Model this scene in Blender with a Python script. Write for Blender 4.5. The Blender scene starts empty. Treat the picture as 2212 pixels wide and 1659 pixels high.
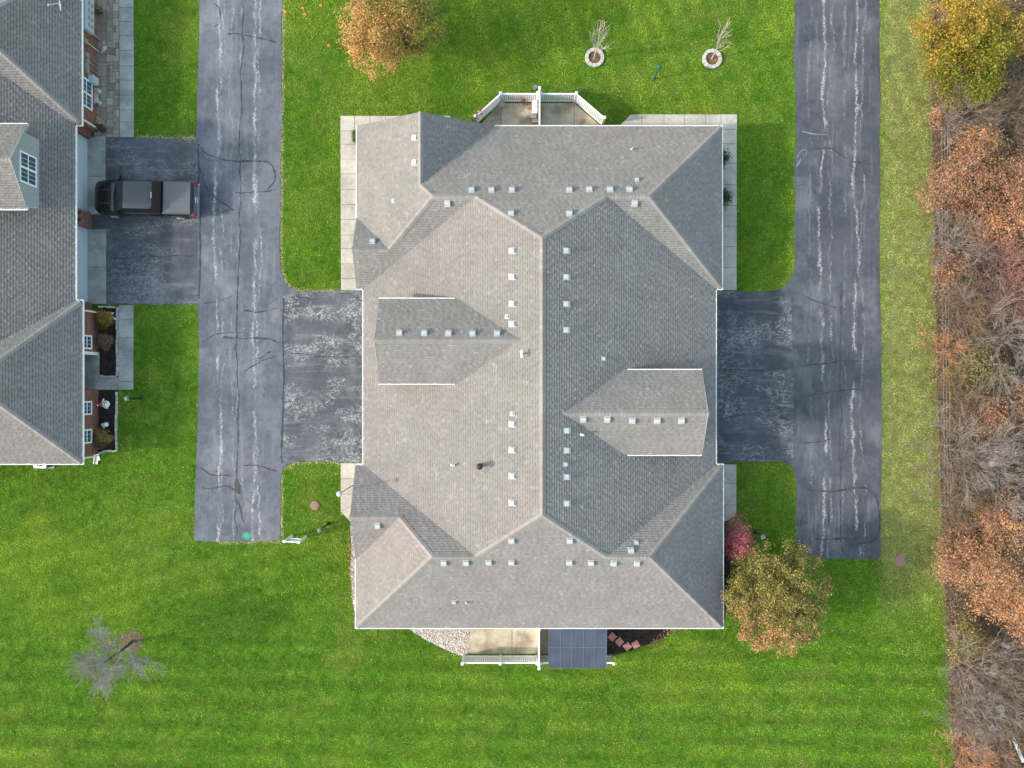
import bpy, math, random
import numpy as np
from mathutils import Vector
random.seed(7)
rng = np.random.default_rng(7)
sc = bpy.context.scene
col = sc.collection
R = math.radians

# ------------------------------------------------------------------ camera, sky, sun, exposure
H = 54.0            # camera height over the ground
S = 0.027           # metres per survey unit on the ground (survey sheet is 2212 x 1659)
cam = bpy.data.cameras.new('camera')
camo = bpy.data.objects.new('camera', cam)
col.objects.link(camo)
camo.location = (0, 0, H)
cam.sensor_width = 36.0
cam.lens = 36.0 * H / (2212 * S)
cam.clip_end = 1000
sc.camera = camo

SUN_EL, SUN_AZ = 32.0, 11.0      # elevation, heading of the shadows from +X
w = bpy.data.worlds.new("World"); sc.world = w; w.use_nodes = True
sky = w.node_tree.nodes.new('ShaderNodeTexSky')
sky.sky_type = 'NISHITA'; sky.sun_disc = False
sky.sun_elevation = R(SUN_EL); sky.sun_rotation = R(270 - SUN_AZ)
sky.air_density = 2.0; sky.dust_density = 2.2; sky.ozone_density = 0.5
w.node_tree.links.new(sky.outputs[0], w.node_tree.nodes['Background'].inputs[0])
w.node_tree.nodes['Background'].inputs[1].default_value = 0.15
sl = bpy.data.lights.new('sun', 'SUN'); sl.energy = 1.6; sl.angle = R(2.5); sl.color = (1.0, 0.94, 0.87)
so = bpy.data.objects.new('sun', sl); col.objects.link(so)
so.rotation_euler = Vector((math.cos(R(SUN_EL))*math.cos(R(SUN_AZ)), math.cos(R(SUN_EL))*math.sin(R(SUN_AZ)), -math.sin(R(SUN_EL)))).to_track_quat('-Z', 'Y').to_euler()
sc.view_settings.view_transform = 'Standard'; sc.view_settings.look = 'None'
sc.view_settings.exposure = 1.36; sc.view_settings.gamma = 1.0

# ------------------------------------------------------------------ small helpers
def G(px, py, z=0.0):
    """survey sheet position of a point standing z above the ground -> world"""
    f = 1 - z / H
    return ((px - 1106) * S * f, (829.5 - py) * S * f)
def G3(px, py, z=0.0):
    x, y = G(px, py, z); return (x, y, z)
def GP(pts, z=0.0): return [G(a, b, z) for a, b in pts]

class MB:
    def __init__(s): s.v = []; s.f = []; s.t = []; s.m = []
    def add(s, vs, fs, tone=1.0, mi=0):
        n = len(s.v); s.v.extend(vs)
        for f in fs: s.f.append([n + i for i in f]); s.m.append(mi)
        s.t.extend([tone] * len(vs))
    def poly(s, vs, tone=1.0, mi=0): s.add(vs, [list(range(len(vs)))], tone, mi)
    def box(s, x0, x1, y0, y1, z0, z1, tone=1.0, mi=0):
        s.add([(x0,y0,z0),(x1,y0,z0),(x1,y1,z0),(x0,y1,z0),(x0,y0,z1),(x1,y0,z1),(x1,y1,z1),(x0,y1,z1)],
              [[3,2,1,0],[4,5,6,7],[0,1,5,4],[1,2,6,5],[2,3,7,6],[3,0,4,7]], tone, mi)
    def prism(s, pts, z0, z1, tone=1.0, mi=0):
        n = len(pts)
        s.add([(p[0],p[1],z0) for p in pts] + [(p[0],p[1],z1) for p in pts],
              [list(range(n))[::-1], list(range(n, 2*n))] + [[i,(i+1)%n,n+(i+1)%n,n+i] for i in range(n)], tone, mi)
    def bar(s, a, b, w, h, tone=1.0, mi=0):
        """box beam from a to b, w wide sideways, h tall"""
        a = Vector(a); b = Vector(b); d = (b-a).normalized()
        side = d.cross(Vector((0,0,1)))
        side = side.normalized() if side.length > 1e-4 else Vector((1,0,0))
        up = side.cross(d).normalized()
        q = [side*(-w/2)+up*(-h/2), side*(w/2)+up*(-h/2), side*(w/2)+up*(h/2), side*(-w/2)+up*(h/2)]
        s.add([tuple(a+k) for k in q]+[tuple(b+k) for k in q], [[3,2,1,0],[4,5,6,7],[0,1,5,4],[1,2,6,5],[2,3,7,6],[3,0,4,7]], tone, mi)
    def tube(s, pts, rad, n=8, tone=1.0, mi=0, cap=True):
        if not hasattr(rad, '__len__'): rad = [rad]*len(pts)
        pts = [Vector(p) for p in pts]; base = len(s.v); vs = []
        for i, p in enumerate(pts):
            d = (pts[min(i+1, len(pts)-1)] - pts[max(i-1, 0)]).normalized()
            a = d.cross(Vector((0.3,0.1,1))) if abs(d.z) < .95 else d.cross(Vector((1,0,0)))
            a.normalize(); b = d.cross(a)
            for k in range(n):
                t = 2*math.pi*k/n; vs.append(tuple(p + (a*math.cos(t)+b*math.sin(t))*rad[i]))
        fs = []
        for i in range(len(pts)-1):
            for k in range(n): fs.append([i*n+k, i*n+(k+1)%n, (i+1)*n+(k+1)%n, (i+1)*n+k])
        if cap: fs += [list(range(n))[::-1], [(len(pts)-1)*n+k for k in range(n)]]
        s.add(vs, fs, tone, mi)
    def lathe(s, c, prof, n=20, tone=1.0, mi=0):
        vs = []; fs = []
        for r, z in prof:
            for k in range(n):
                t = 2*math.pi*k/n; vs.append((c[0]+r*math.cos(t), c[1]+r*math.sin(t), c[2]+z))
        for i in range(len(prof)-1):
            for k in range(n): fs.append([i*n+k, i*n+(k+1)%n, (i+1)*n+(k+1)%n, (i+1)*n+k])
        fs += [list(range(n))[::-1], [(len(prof)-1)*n+k for k in range(n)]]
        s.add(vs, fs, tone, mi)
    def blob(s, c, r, tone=1.0, nu=12, nv=8, squash=(1,1,1), mi=0):
        prof = []
        vs = []; fs = []
        for j in range(nv+1):
            ph = math.pi*j/nv
            for k in range(nu):
                t = 2*math.pi*k/nu
                vs.append((c[0]+r*squash[0]*math.sin(ph)*math.cos(t), c[1]+r*squash[1]*math.sin(ph)*math.sin(t), c[2]+r*squash[2]*math.cos(ph)))
        for j in range(nv):
            for k in range(nu): fs.append([j*nu+k, (j+1)*nu+k, (j+1)*nu+(k+1)%nu, j*nu+(k+1)%nu])
        s.add(vs, fs, tone, mi)
    def build(s, name, mats, parent=None, smooth=False, loc=None):
        me = bpy.data.meshes.new(name)
        me.from_pydata(s.v, [], s.f)
        if not isinstance(mats, (list, tuple)): mats = [mats]
        for m in mats: me.materials.append(m)
        if len(mats) > 1: me.polygons.foreach_set('material_index', s.m)
        a = me.attributes.new('tone', 'FLOAT', 'POINT'); a.data.foreach_set('value', s.t)
        if smooth: me.polygons.foreach_set('use_smooth', [True]*len(me.polygons))
        me.update()
        o = bpy.data.objects.new(name, me); col.objects.link(o)
        if parent: o.parent = parent
        if loc: o.location = loc
        return o

def np_mesh(name, verts, nper, mat, colors=None, parent=None):
    """many separate n-gons: verts (n, nper, 3); colors (n, 3)"""
    n = len(verts); me = bpy.data.meshes.new(name)
    me.vertices.add(n*nper); me.vertices.foreach_set('co', np.asarray(verts, np.float32).ravel())
    me.loops.add(n*nper); me.loops.foreach_set('vertex_index', np.arange(n*nper, dtype=np.int32))
    me.polygons.add(n); me.polygons.foreach_set('loop_start', np.arange(0, n*nper, nper, dtype=np.int32))
    me.polygons.foreach_set('loop_total', np.full(n, nper, np.int32))
    if colors is not None:
        a = me.attributes.new('tint', 'FLOAT_COLOR', 'POINT')
        c = np.ones((n, nper, 4), np.float32); c[:, :, :3] = np.asarray(colors, np.float32)[:, None, :]
        a.data.foreach_set('color', c.ravel())
    me.materials.append(mat); me.update(calc_edges=True)
    o = bpy.data.objects.new(name, me); col.objects.link(o)
    if parent: o.parent = parent
    return o

def tag(o, label=None, cat=None, group=None, kind=None):
    if label: o['label'] = label
    if cat: o['category'] = cat
    if group: o['group'] = group
    if kind: o['kind'] = kind
    return o
def thing(name, label, cat, loc=(0,0,0), rz=0, group=None):
    o = bpy.data.objects.new(name, None); col.objects.link(o); o.empty_display_size = .3
    o.location = loc; o.rotation_euler = (0,0,rz)
    return tag(o, label, cat, group)
def struct(mb, name, mat): return tag(mb.build(name, mat), kind='structure')

# ------------------------------------------------------------------ value noise for scattering
_perm = rng.random((256, 256))
def vnoise(x, y, s):
    x = np.asarray(x)/s + 37.3; y = np.asarray(y)/s + 91.7
    xi = np.floor(x).astype(int); yi = np.floor(y).astype(int); fx = x-xi; fy = y-yi
    fx = fx*fx*(3-2*fx); fy = fy*fy*(3-2*fy)
    g = lambda a, b: _perm[a & 255, b & 255]
    return (g(xi,yi)*(1-fx)+g(xi+1,yi)*fx)*(1-fy) + (g(xi,yi+1)*(1-fx)+g(xi+1,yi+1)*fx)*fy
def inside(x, y, poly):
    r = np.zeros(len(x), bool); n = len(poly)
    for i in range(n):
        x0, y0 = poly[i]; x1, y1 = poly[(i+1) % n]
        if y0 == y1: continue
        c = ((y0 > y) != (y1 > y)) & (x < (x1-x0)*(y-y0)/(y1-y0)+x0); r ^= c
    return r
def edge_dist(x, y, line):
    d = np.full(len(x), 1e9)
    for (x0,y0),(x1,y1) in zip(line[:-1], line[1:]):
        dx, dy = x1-x0, y1-y0; L = dx*dx+dy*dy
        t = np.clip(((x-x0)*dx+(y-y0)*dy)/L, 0, 1)
        d = np.minimum(d, np.hypot(x-x0-t*dx, y-y0-t*dy))
    return d

# ------------------------------------------------------------------ materials
class NT:
    def __init__(s, name, rough=.8, spec=.3):
        s.mat = bpy.data.materials.new(name); s.mat.use_nodes = True; s.nt = s.mat.node_tree
        s.b = s.nt.nodes['Principled BSDF']; s.b.inputs['Roughness'].default_value = rough
        s.b.inputs['Specular IOR Level'].default_value = spec
    def n(s, t, **k):
        o = s.nt.nodes.new(t)
        for a, b in k.items(): setattr(o, a, b)
        return o
    def put(s, v, sock):
        if isinstance(v, bpy.types.NodeSocket): s.nt.links.new(v, sock)
        elif v is not None: sock.default_value = v
    def m(s, op, a, b=None, c=None):
        o = s.n('ShaderNodeMath', operation=op)
        for i, v in enumerate((a, b, c)): s.put(v, o.inputs[i])
        return o.outputs[0]
    def pos(s):
        if not hasattr(s, '_p'):
            s._p = s.n('ShaderNodeNewGeometry').outputs['Position']
            q = s.n('ShaderNodeSeparateXYZ'); s.put(s._p, q.inputs[0]); s._xyz = q.outputs
        return s._p
    def xyz(s): s.pos(); return s._xyz
    def vec(s, x, y, z=0.0):
        o = s.n('ShaderNodeCombineXYZ')
        for i, v in enumerate((x, y, z)): s.put(v, o.inputs[i])
        return o.outputs[0]
    def noise(s, v, scale, detail=4, rough=.5, dist=0.0):
        o = s.n('ShaderNodeTexNoise'); s.put(v, o.inputs['Vector']); o.inputs['Scale'].default_value = scale
        o.inputs['Detail'].default_value = detail; o.inputs['Roughness'].default_value = rough; o.inputs['Distortion'].default_value = dist
        return o.outputs['Fac']
    def ss(s, x, a, b, lo=0.0, hi=1.0):
        o = s.n('ShaderNodeMapRange', interpolation_type='SMOOTHSTEP')
        for i, v in enumerate((x, a, b, lo, hi)): s.put(v, o.inputs[i])
        return o.outputs[0]
    def mix(s, f, a, b, mode='MIX'):
        o = s.n('ShaderNodeMix', data_type='RGBA', blend_type=mode)
        s.put(f, o.inputs[0]); s.put(a if isinstance(a, bpy.types.NodeSocket) else (*a, 1), o.inputs[6]); s.put(b if isinstance(b, bpy.types.NodeSocket) else (*b, 1), o.inputs[7])
        return o.outputs[2]
    def scale(s, c, f):
        o = s.n('ShaderNodeVectorMath', operation='SCALE'); s.put(c, o.inputs[0]); s.put(f, o.inputs['Scale']); return o.outputs[0]
    def attr(s, name, out='Fac'): return s.n('ShaderNodeAttribute', attribute_name=name).outputs[out]
    def color(s, c): s.put(c if isinstance(c, bpy.types.NodeSocket) else (*c, 1), s.b.inputs['Base Color'])
    def bump(s, h, strength=.4, dist=.02):
        o = s.n('ShaderNodeBump'); o.inputs['Strength'].default_value = strength; o.inputs['Distance'].default_value = dist
        s.put(h, o.inputs['Height']); s.nt.links.new(o.outputs[0], s.b.inputs['Normal'])

def plain(name, c, rough=.6, metal=0.0, var=.12, vs=6.0, spec=.4):
    t = NT(name, rough, spec); p = t.pos()
    k = t.ss(t.noise(p, vs, 5), .25, .75, 1-var, 1+var)
    t.color(t.scale(t.mix(0.0, c, c), k)); t.b.inputs['Metallic'].default_value = metal
    return t.mat
def toned(name, c, rough=.85, vs=9.0, var=.10):
    t = NT(name, rough, .2); k = t.m('MULTIPLY', t.attr('tone'), t.ss(t.noise(t.pos(), vs, 5), .25, .75, 1-var, 1+var))
    t.color(t.scale(t.mix(0.0, c, c), k)); return t.mat

M = {}
def make_shingle():
    t = NT('shingle', .95, .1); p = t.pos()
    big = t.noise(p, .22, 5, .6); grain = t.noise(p, 22, 3)
    c = t.mix(t.ss(big, .38, .62), (.205,.197,.186), (.214,.197,.190))
    k = t.m('MULTIPLY', t.attr('tone'), t.ss(grain, .2, .8, .86, 1.14))
    k = t.m('MULTIPLY', k, t.ss(t.noise(p, .75, 6, .65), .3, .7, .92, 1.07))
    t.color(t.scale(c, k)); return t.mat
M['shingle'] = make_shingle()
M['white'] = plain('white_vinyl', (.78,.79,.79), .45, 0, .04)
M['gutter'] = plain('gutter_metal', (.74,.74,.71), .45, 0, .08)
M['vent'] = plain('vent_metal', (.37,.39,.40), .5, .0, .08)
M['trim'] = plain('grey_siding', (.27,.32,.36), .7, 0, .05)
M['door'] = plain('shade_tinted_white', (.40,.48,.56), .5, 0, .04)  # white doors and panels; the blue of their shade is put into the colour
M['glass'] = plain('window_glass', (.022,.085,.15), .06, 0, .2, spec=.8)
M['black'] = plain('black_metal', (.02,.02,.022), .45)
M['darkgrey'] = plain('dark_metal', (.06,.065,.07), .45)
M['galv'] = plain('grey_metal', (.33,.35,.36), .4, .3)
M['green'] = plain('green_plastic', (.03,.10,.08), .5)
M['orange'] = plain('orange_plastic', (.75,.16,.02), .6)
M['red'] = plain('red_paint', (.55,.02,.03), .5)
M['terracotta'] = plain('red_paver', (.42,.19,.15), .9, 0, .15)
M['stone'] = toned('edging_stone', (.42,.40,.36))
M['manhole'] = plain('rusty_iron', (.22,.145,.115), .8, 0, .2, 14)
M['bark'] = plain('bark', (.06,.048,.04), .95, 0, .3, 9)
M['palebark'] = plain('pale_bark', (.40,.37,.34), .9, 0, .15, 9)
M['greytwig'] = plain('grey_twig', (.22,.19,.175), .95, 0, .2, 5)
M['browntwig'] = plain('brown_twig', (.17,.12,.08), .95, 0, .25, 4)
M['orangetwig'] = plain('orange_twig', (.42,.21,.11), .95, 0, .25, 4)
M['redtwig'] = plain('red_twig', (.26,.13,.11), .95, 0, .2, 4)
def make_leaf():
    t = NT('leaf', .6, .25); c = t.attr('tint', 'Color'); t.color(c)
    tr = t.n('ShaderNodeBsdfTranslucent'); t.put(c, tr.inputs[0])
    mx = t.n('ShaderNodeMixShader'); mx.inputs[0].default_value = .28
    t.nt.links.new(t.b.outputs[0], mx.inputs[1]); t.nt.links.new(tr.outputs[0], mx.inputs[2])
    t.nt.links.new(mx.outputs[0], t.nt.nodes['Material Output'].inputs[0]); return t.mat
M['leaf'] = make_leaf()
def make_grassblade():
    t = NT('grass_blade', .8, .12); c = t.attr('tint', 'Color'); t.color(c)
    tr = t.n('ShaderNodeBsdfTranslucent'); t.put(c, tr.inputs[0])
    mx = t.n('ShaderNodeMixShader'); mx.inputs[0].default_value = .3
    t.nt.links.new(t.b.outputs[0], mx.inputs[1]); t.nt.links.new(tr.outputs[0], mx.inputs[2])
    t.nt.links.new(mx.outputs[0], t.nt.nodes['Material Output'].inputs[0]); return t.mat
M['blade'] = make_grassblade()
def make_lawn():
    t = NT('turf', .95, .05); p = t.pos(); x, y, z = t.xyz()
    a = t.noise(p, .35, 5, .6); b = t.noise(p, 2.5, 5, .65); f = t.noise(p, 16, 4, .7)
    lush = t.mix(t.ss(b, .35, .65), (.05,.13,.008), (.10,.19,.016)); lush = t.mix(t.ss(a, .45, .7), lush, (.11,.17,.02))
    dry = t.mix(t.ss(b, .35, .65), (.15,.165,.05), (.22,.22,.09))
    edge = t.m('ADD', x, t.m('MULTIPLY', t.noise(p, .6, 3), 1.5))
    yy = t.ss(y, -14.5, -9.0)
    c = t.mix(t.m('MULTIPLY', t.ss(edge, 21.6, 22.6), yy), lush, dry)
    t.color(t.scale(c, t.ss(f, .2, .8, .55, 1.25))); t.bump(f, .8, .06); return t.mat
M['lawn'] = make_lawn()
def make_concrete(name, c, stain=.3):
    t = NT(name, .9, .2); p = t.pos()
    a = t.noise(p, .8, 6, .6); b = t.noise(p, 5, 5, .6); g = t.noise(p, 40, 2)
    k = t.m('MULTIPLY', t.ss(a, .3, .62, 1-stain, 1.03), t.m('MULTIPLY', t.ss(b, .3, .7, .9, 1.06), t.ss(g, .2, .8, .93, 1.07)))
    t.color(t.scale(t.mix(t.ss(a, .35, .55), tuple(v*.9 for v in c), c), t.m('MULTIPLY', k, t.attr('tone')))); t.bump(g, .15, .01); return t.mat
M['concrete'] = make_concrete('concrete', (.44,.41,.355), .14)
M['patio'] = make_concrete('patio_concrete', (.50,.435,.325), .45)
M['apron'] = make_concrete('apron_concrete', (.33,.34,.32), .3)
M['paver'] = toned('garden_paver', (.27,.235,.20), .9, 14, .15)
def make_mulch(name, a, b, sc1=14):
    t = NT(name, 1, .05); p = t.pos(); f = t.noise(p, sc1, 4, .7); g = t.noise(p, 3, 3)
    t.color(t.mix(t.ss(t.m('ADD', t.m('MULTIPLY', f, .75), t.m('MULTIPLY', g, .25)), .38, .62), a, b)); t.bump(f, 1, .05); return t.mat
M['mulch'] = make_mulch('dark_mulch', (.016,.013,.012), (.055,.042,.038))
M['soil'] = make_mulch('leafy_soil', (.09,.06,.035), (.25,.16,.09))
M['brushsoil'] = make_mulch('brush_litter', (.06,.042,.03), (.20,.145,.10), 6)
M['bedsoil'] = make_mulch('thin_grassy_soil', (.06,.055,.03), (.17,.13,.09), 9)
M['gravelbase'] = make_mulch('gravel_bed', (.22,.19,.16), (.55,.50,.45), 11)
M['gravel'] = toned('gravel_stone', (.52,.48,.44), .9, 30, .1)
def make_brick():
    t = NT('brick', .9, .2); x, y, z = t.xyz()
    v = t.vec(t.m('ADD', x, y), z)
    b = t.n('ShaderNodeTexBrick'); t.put(v, b.inputs['Vector'])
    b.inputs['Color1'].default_value = (.21,.085,.06,1); b.inputs['Color2'].default_value = (.045,.035,.035,1); b.inputs['Mortar'].default_value = (.22,.17,.14,1)
    b.inputs['Scale'].default_value = 1; b.inputs['Mortar Size'].default_value = .008; b.inputs['Bias'].default_value = -.35
    b.inputs['Brick Width'].default_value = .21; b.inputs['Row Height'].default_value = .075
    t.color(t.scale(b.outputs['Color'], t.ss(t.noise(t.pos(), 2, 4), .3, .7, .85, 1.15))); return t.mat
M['brick'] = make_brick()

def make_asphalt(name, lines=(), patchy=0.0, ymin=None, spot=None, dark=1.0):
    """sealed asphalt: tyre-worn streaks along the given x positions, or worn scaly patches"""
    t = NT(name, .85, .25); p = t.pos(); x, y, z = t.xyz()
    big = t.noise(p, .3, 5, .6); mid = t.noise(p, 2.2, 6, .65); fine = t.noise(p, 30, 3, .7)
    c = t.mix(t.ss(t.m('ADD', t.m('MULTIPLY', big, .6), t.m('MULTIPLY', mid, .4)), .38, .62), (.074*dark,.084*dark,.103*dark), (.128*dark,.139*dark,.160*dark))
    worn = t.noise(t.vec(x, t.m('MULTIPLY', y, .6)), .5, 7, .68); c = t.mix(t.ss(worn, .50, .68, 0, .42*dark), c, (.25,.26,.275)); c = t.mix(t.ss(worn, .47, .33, 0, .35), c, (.055,.06,.072))
    brush = t.noise(t.vec(t.m('MULTIPLY', x, 4.0), t.m('MULTIPLY', y, .18)), 1.0, 6, .7)
    if lines:
        c = t.mix(t.ss(brush, .52, .72, 0, .35), c, (.24,.24,.255))
    else:
        br2 = t.noise(t.vec(t.m('MULTIPLY', x, .35), t.m('MULTIPLY', y, 3.0)), 1.0, 6, .7)
        c = t.mix(t.ss(br2, .50, .72, 0, .35), c, (.25,.25,.26))
    mask = None
    for i, (px, wd, st) in enumerate(lines):
        x0 = G(px, 0)[0]
        w1 = t.noise(t.vec(7.0*i+1.3, t.m('MULTIPLY', y, .16)), 1.0, 2)
        w2 = t.noise(t.vec(3.1*i+9.7, t.m('MULTIPLY', y, 1.1)), 1.0, 5, .75)
        off = t.m('ADD', t.m('MULTIPLY', t.m('SUBTRACT', w1, .5), 1.2), t.m('MULTIPLY', t.m('SUBTRACT', w2, .5), .62))
        off = t.m('ADD', off, t.m('MULTIPLY', t.m('SUBTRACT', t.noise(t.vec(t.m('MULTIPLY', x, 3.0), y), 3.2, 4, .7), .5), .34))
        d = t.m('ABSOLUTE', t.m('SUBTRACT', t.m('SUBTRACT', x, x0), off))
        band = t.ss(d, 0.0, t.m('MULTIPLY', t.ss(t.noise(t.vec(5.0*i, t.m('MULTIPLY', y, .9)), 1.0, 4, .7), .3, .7, .35, 1.7), wd), 1, 0)
        pat = t.noise(t.vec(t.m('MULTIPLY', x, 2.0), t.m('ADD', t.m('MULTIPLY', y, .5), 11.0*i)), 1.0, 4, .6)
        mk = t.m('MULTIPLY', t.m('MULTIPLY', band, t.ss(pat, .40, .58)), st)
        mask = mk if mask is None else t.m('MAXIMUM', mask, mk)
    if patchy:
        n = t.noise(t.vec(t.m('MULTIPLY', x, .8), t.m('MULTIPLY', y, 1.15)), 1.25, 7, .62, 1.3)
        ridge = t.ss(t.m('ABSOLUTE', t.m('SUBTRACT', n, .5)), .004, .035, 1, 0)
        n2 = t.noise(t.vec(t.m('MULTIPLY', x, .30), t.m('ADD', t.m('MULTIPLY', y, .55), 4.0)), 1.0, 4, .6)
        scal = t.ss(t.noise(t.vec(x, t.m('MULTIPLY', y, 1.6)), 4.5, 7, .7, .8), .51, .58)
        mk = t.m('MULTIPLY', t.m('MAXIMUM', t.m('MULTIPLY', ridge, .9), t.m('MULTIPLY', scal, .75)), t.ss(n2, .42, .58, 0, patchy))
        mask = mk if mask is None else t.m('MAXIMUM', mask, mk)
    if mask is not None:
        mask = t.m('MULTIPLY', mask, t.ss(t.noise(p, 9, 5, .75), .36, .62))
        c = t.mix(mask, c, (.46,.45,.43))
    if spot:
        sx, sy = spot
        d = t.m('SQRT', t.m('ADD', t.m('POWER', t.m('SUBTRACT', x, sx), 2), t.m('POWER', t.m('MULTIPLY', t.m('SUBTRACT', y, sy), 1.25), 2)))
        d = t.m('ADD', d, t.m('MULTIPLY', t.m('SUBTRACT', fine, .5), .15))
        c = t.mix(t.m('MULTIPLY', t.ss(d, .06, .36, .8, 0), t.ss(t.noise(p, 7, 4), .25, .6, .55, 1)), c, (.03,.42,.22))
    t.color(t.scale(c, t.ss(fine, .2, .8, .80, 1.2))); t.bump(fine, .35, .01); return t.mat
M['tar'] = plain('crack_sealant', (.044,.043,.046), .8, 0, .4, 3)
M['paletar'] = plain('pale_crack', (.24,.24,.24), .9, 0, .35, 9)

# ------------------------------------------------------------------ ground, driveways, walks
b = MB(); b.poly([(-220,-220,0),(220,-220,0),(220,220,0),(-220,220,0)]); struct(b, 'lawn', M['lawn'])
LANE_W = [(431,-60),(430,60),(428,150),(424,296),(428,420),(428,660),(429,760),(429,850),(426,930),(424,1000),(421,1090),(419,1168),(480,1170),(540,1169),(606,1166),
          (607,1080),(607,1030),(612,1012),(622,1002),(640,998),(612,990),(613,900),(614,760),(612,660),(612,634),(650,631),(630,625),(617,613),(609,592),(606,560),(606,480),(607,300),(609,150),(610,-60)]
APR_WW = [(188,296),(300,297),(380,301),(412,304),(424,300),(428,420),(428,660),(420,659),(300,657),(188,657)]
APR_WE = [(612,634),(650,631),(700,631),(770,627),(840,627),(840,1000),(780,1000),(700,997),(640,998),(612,990),(613,900),(614,760),(612,660)]
LANE_E = [(1716,-60),(1716,60),(1717,200),(1718,300),(1716,440),(1716,560),(1713,588),(1704,609),(1692,621),(1672,629),(1711,634),(1713,760),(1714,860),(1712,990),(1690,997),(1705,1003),(1714,1016),(1718,1042),(1719,1080),(1720,1165),(1726,1185),(1740,1200),(1780,1206),(1850,1207),(1894,1207),(1902,1200),
          (1903,1100),(1904,1000),(1903,800),(1900,600),(1900,300),(1900,-60)]
APR_E = [(1500,627),(1560,627),(1620,630),(1672,629),(1711,634),(1713,760),(1714,860),(1712,990),(1690,997),(1660,996),(1600,997),(1560,1003),(1500,1003)]
def sheet(pts, z, name, mat):
    P = [Vector(q) for q in GP(pts)]; Q = []
    for a, c in zip(P, P[1:]+P[:1]):
        n = max(1, int((c-a).length/.22)); nn = Vector((-(c-a).y, (c-a).x)).normalized()
        for i in range(n):
            q = a.lerp(c, i/n); o = (float(vnoise([q.x], [q.y], .45)[0])-.5)*.07+(float(vnoise([q.x], [q.y], 1.7)[0])-.5)*.10; Q.append((*(q+nn*(o if name == 'driveway' else 0)), z))
    b = MB(); b.poly(Q[::-1])
    return struct(b, name, mat)
ZA = .02
M['asph_lw'] = make_asphalt('worn_asphalt_lane', [(468,.10,1.),(476,.05,.8),(503,.05,.5),(548,.12,1.),(561,.07,.8),(520,.05,.5)], spot=G(533,1157), dark=.98)
M['asph_le'] = make_asphalt('old_asphalt_lane', [(1775,.12,.85),(1790,.06,.55),(1752,.05,.3),(1822,.06,.35),(1850,.12,.9),(1864,.06,.55)], dark=.64)
M['asph_aw'] = make_asphalt('scaled_asphalt', (), 1.0, dark=.72)
M['asph_ae'] = make_asphalt('sealed_asphalt', (), .62, dark=.62)
M['asph_aww'] = make_asphalt('patched_asphalt', (), .38, dark=.68)
d1 = sheet(LANE_W, ZA, 'driveway', M['asph_lw']); d2 = sheet(LANE_E, ZA, 'driveway', M['asph_le'])
d3 = sheet(APR_WE, ZA, 'driveway', M['asph_aw']); d4 = sheet(APR_E, ZA, 'driveway', M['asph_ae']); d5 = sheet(APR_WW, ZA, 'driveway', M['asph_aww'])

def ribbons(name, mat, lines, z, parent, jit=.05):
    b = MB()
    for pts, wd in lines:
        P = [Vector(G(*p)) for p in pts]; Q = []
        for a, c in zip(P[:-1], P[1:]):
            n = max(2, int((c-a).length/.18))
            for i in range(n): Q.append(a.lerp(c, i/n))
        Q.append(P[-1]); ph = random.random()*100
        L = []; Rr = []
        sm = []
        for i in range(len(Q)):      # soften the corners
            k0, k1 = max(0, i-3), min(len(Q), i+4)
            sm.append(sum((Q[k] for k in range(k0, k1)), Vector((0,0)))/(k1-k0))
        for i, q in enumerate(sm):
            d = (sm[min(i+1, len(sm)-1)]-sm[max(i-1, 0)]); d = d.normalized() if d.length else Vector((1,0))
            nn = Vector((-d.y, d.x)); o = (float(vnoise([i*.18+ph], [ph], .7)[0])-.5)*2.6*jit+random.uniform(-.018,.018)
            ww = wd*.95*(.25+1.1*random.random())*(.4 if i in (0, len(sm)-1) else 1)
            L.append(q+nn*(o+ww/2)); Rr.append(q+nn*(o-ww/2))
        vs = [(v.x, v.y, z) for v in L]+[(v.x, v.y, z) for v in Rr]; n = len(L)
        b.add(vs, [[n+i, n+i+1, i+1, i] for i in range(n-1)])
        z += .0005
    b.build(name, mat, parent)
ribbons('crack_seal', M['tar'], [
    ([(524,-20),(524,60),(528,95),(520,130),(522,200),(518,300),(520,420),(517,500),(514,640),(509,720),(514,800),(515,900),(512,1000),(510,1060),(508,1120),(513,1168)], .09),
    ([(425,300),(432,320),(470,345),(520,352),(560,345),(590,350),(600,375),(590,400),(565,415)], .11),
    ([(428,320),(432,380),(455,420),(490,447),(515,458)], .08), ([(465,455),(500,457),(520,450)], .10),
    ([(495,412),(520,420),(560,416),(606,408)], .07),
    ([(480,70),(520,72),(545,80),(580,85),(606,100)], .09), ([(450,10),(475,5),(478,60),(450,58)], .06),
    ([(429,660),(460,653),(490,648),(493,637),(515,642)], .08), ([(515,665),(530,675),(560,677),(590,668),(612,665)], .09), ([(555,670),(580,655),(612,640)], .05),
    ([(428,745),(455,725),(480,718),(510,720),(540,715)], .06), ([(470,728),(520,730),(560,728),(600,738),(612,745)], .12),
    ([(548,778),(570,770),(585,762),(590,745)], .08), ([(515,805),(540,800),(552,783),(590,768),(612,772)], .07),
    ([(425,1000),(440,1020),(480,1033),(508,1022)], .09), ([(424,1050),(455,1057),(490,1047),(506,1050),(512,1065),(525,1080)], .09), ([(515,1005),(560,1003),(590,1015),(606,1028)], .10),
    ([(511,1025),(513,1045),(516,1062),(514,1078)], .30), ([(512,1070),(522,1110),(530,1140)], .07)], ZA+.004, d1)
ribbons('seam_seal', M['tar'], [([(614,632),(612,660),(611,700),(612,760),(613,800),(611,900),(607,990),(610,1003)], .10),
    ([(600,985),(618,1000),(606,1012)], .10)], ZA+.0125, d1, .02)
ribbons('joint_seal', M['tar'], [([(428,305),(429,380),(432,470),(432,560),(430,655)], .09)], ZA+.014, d1, .03)
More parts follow.
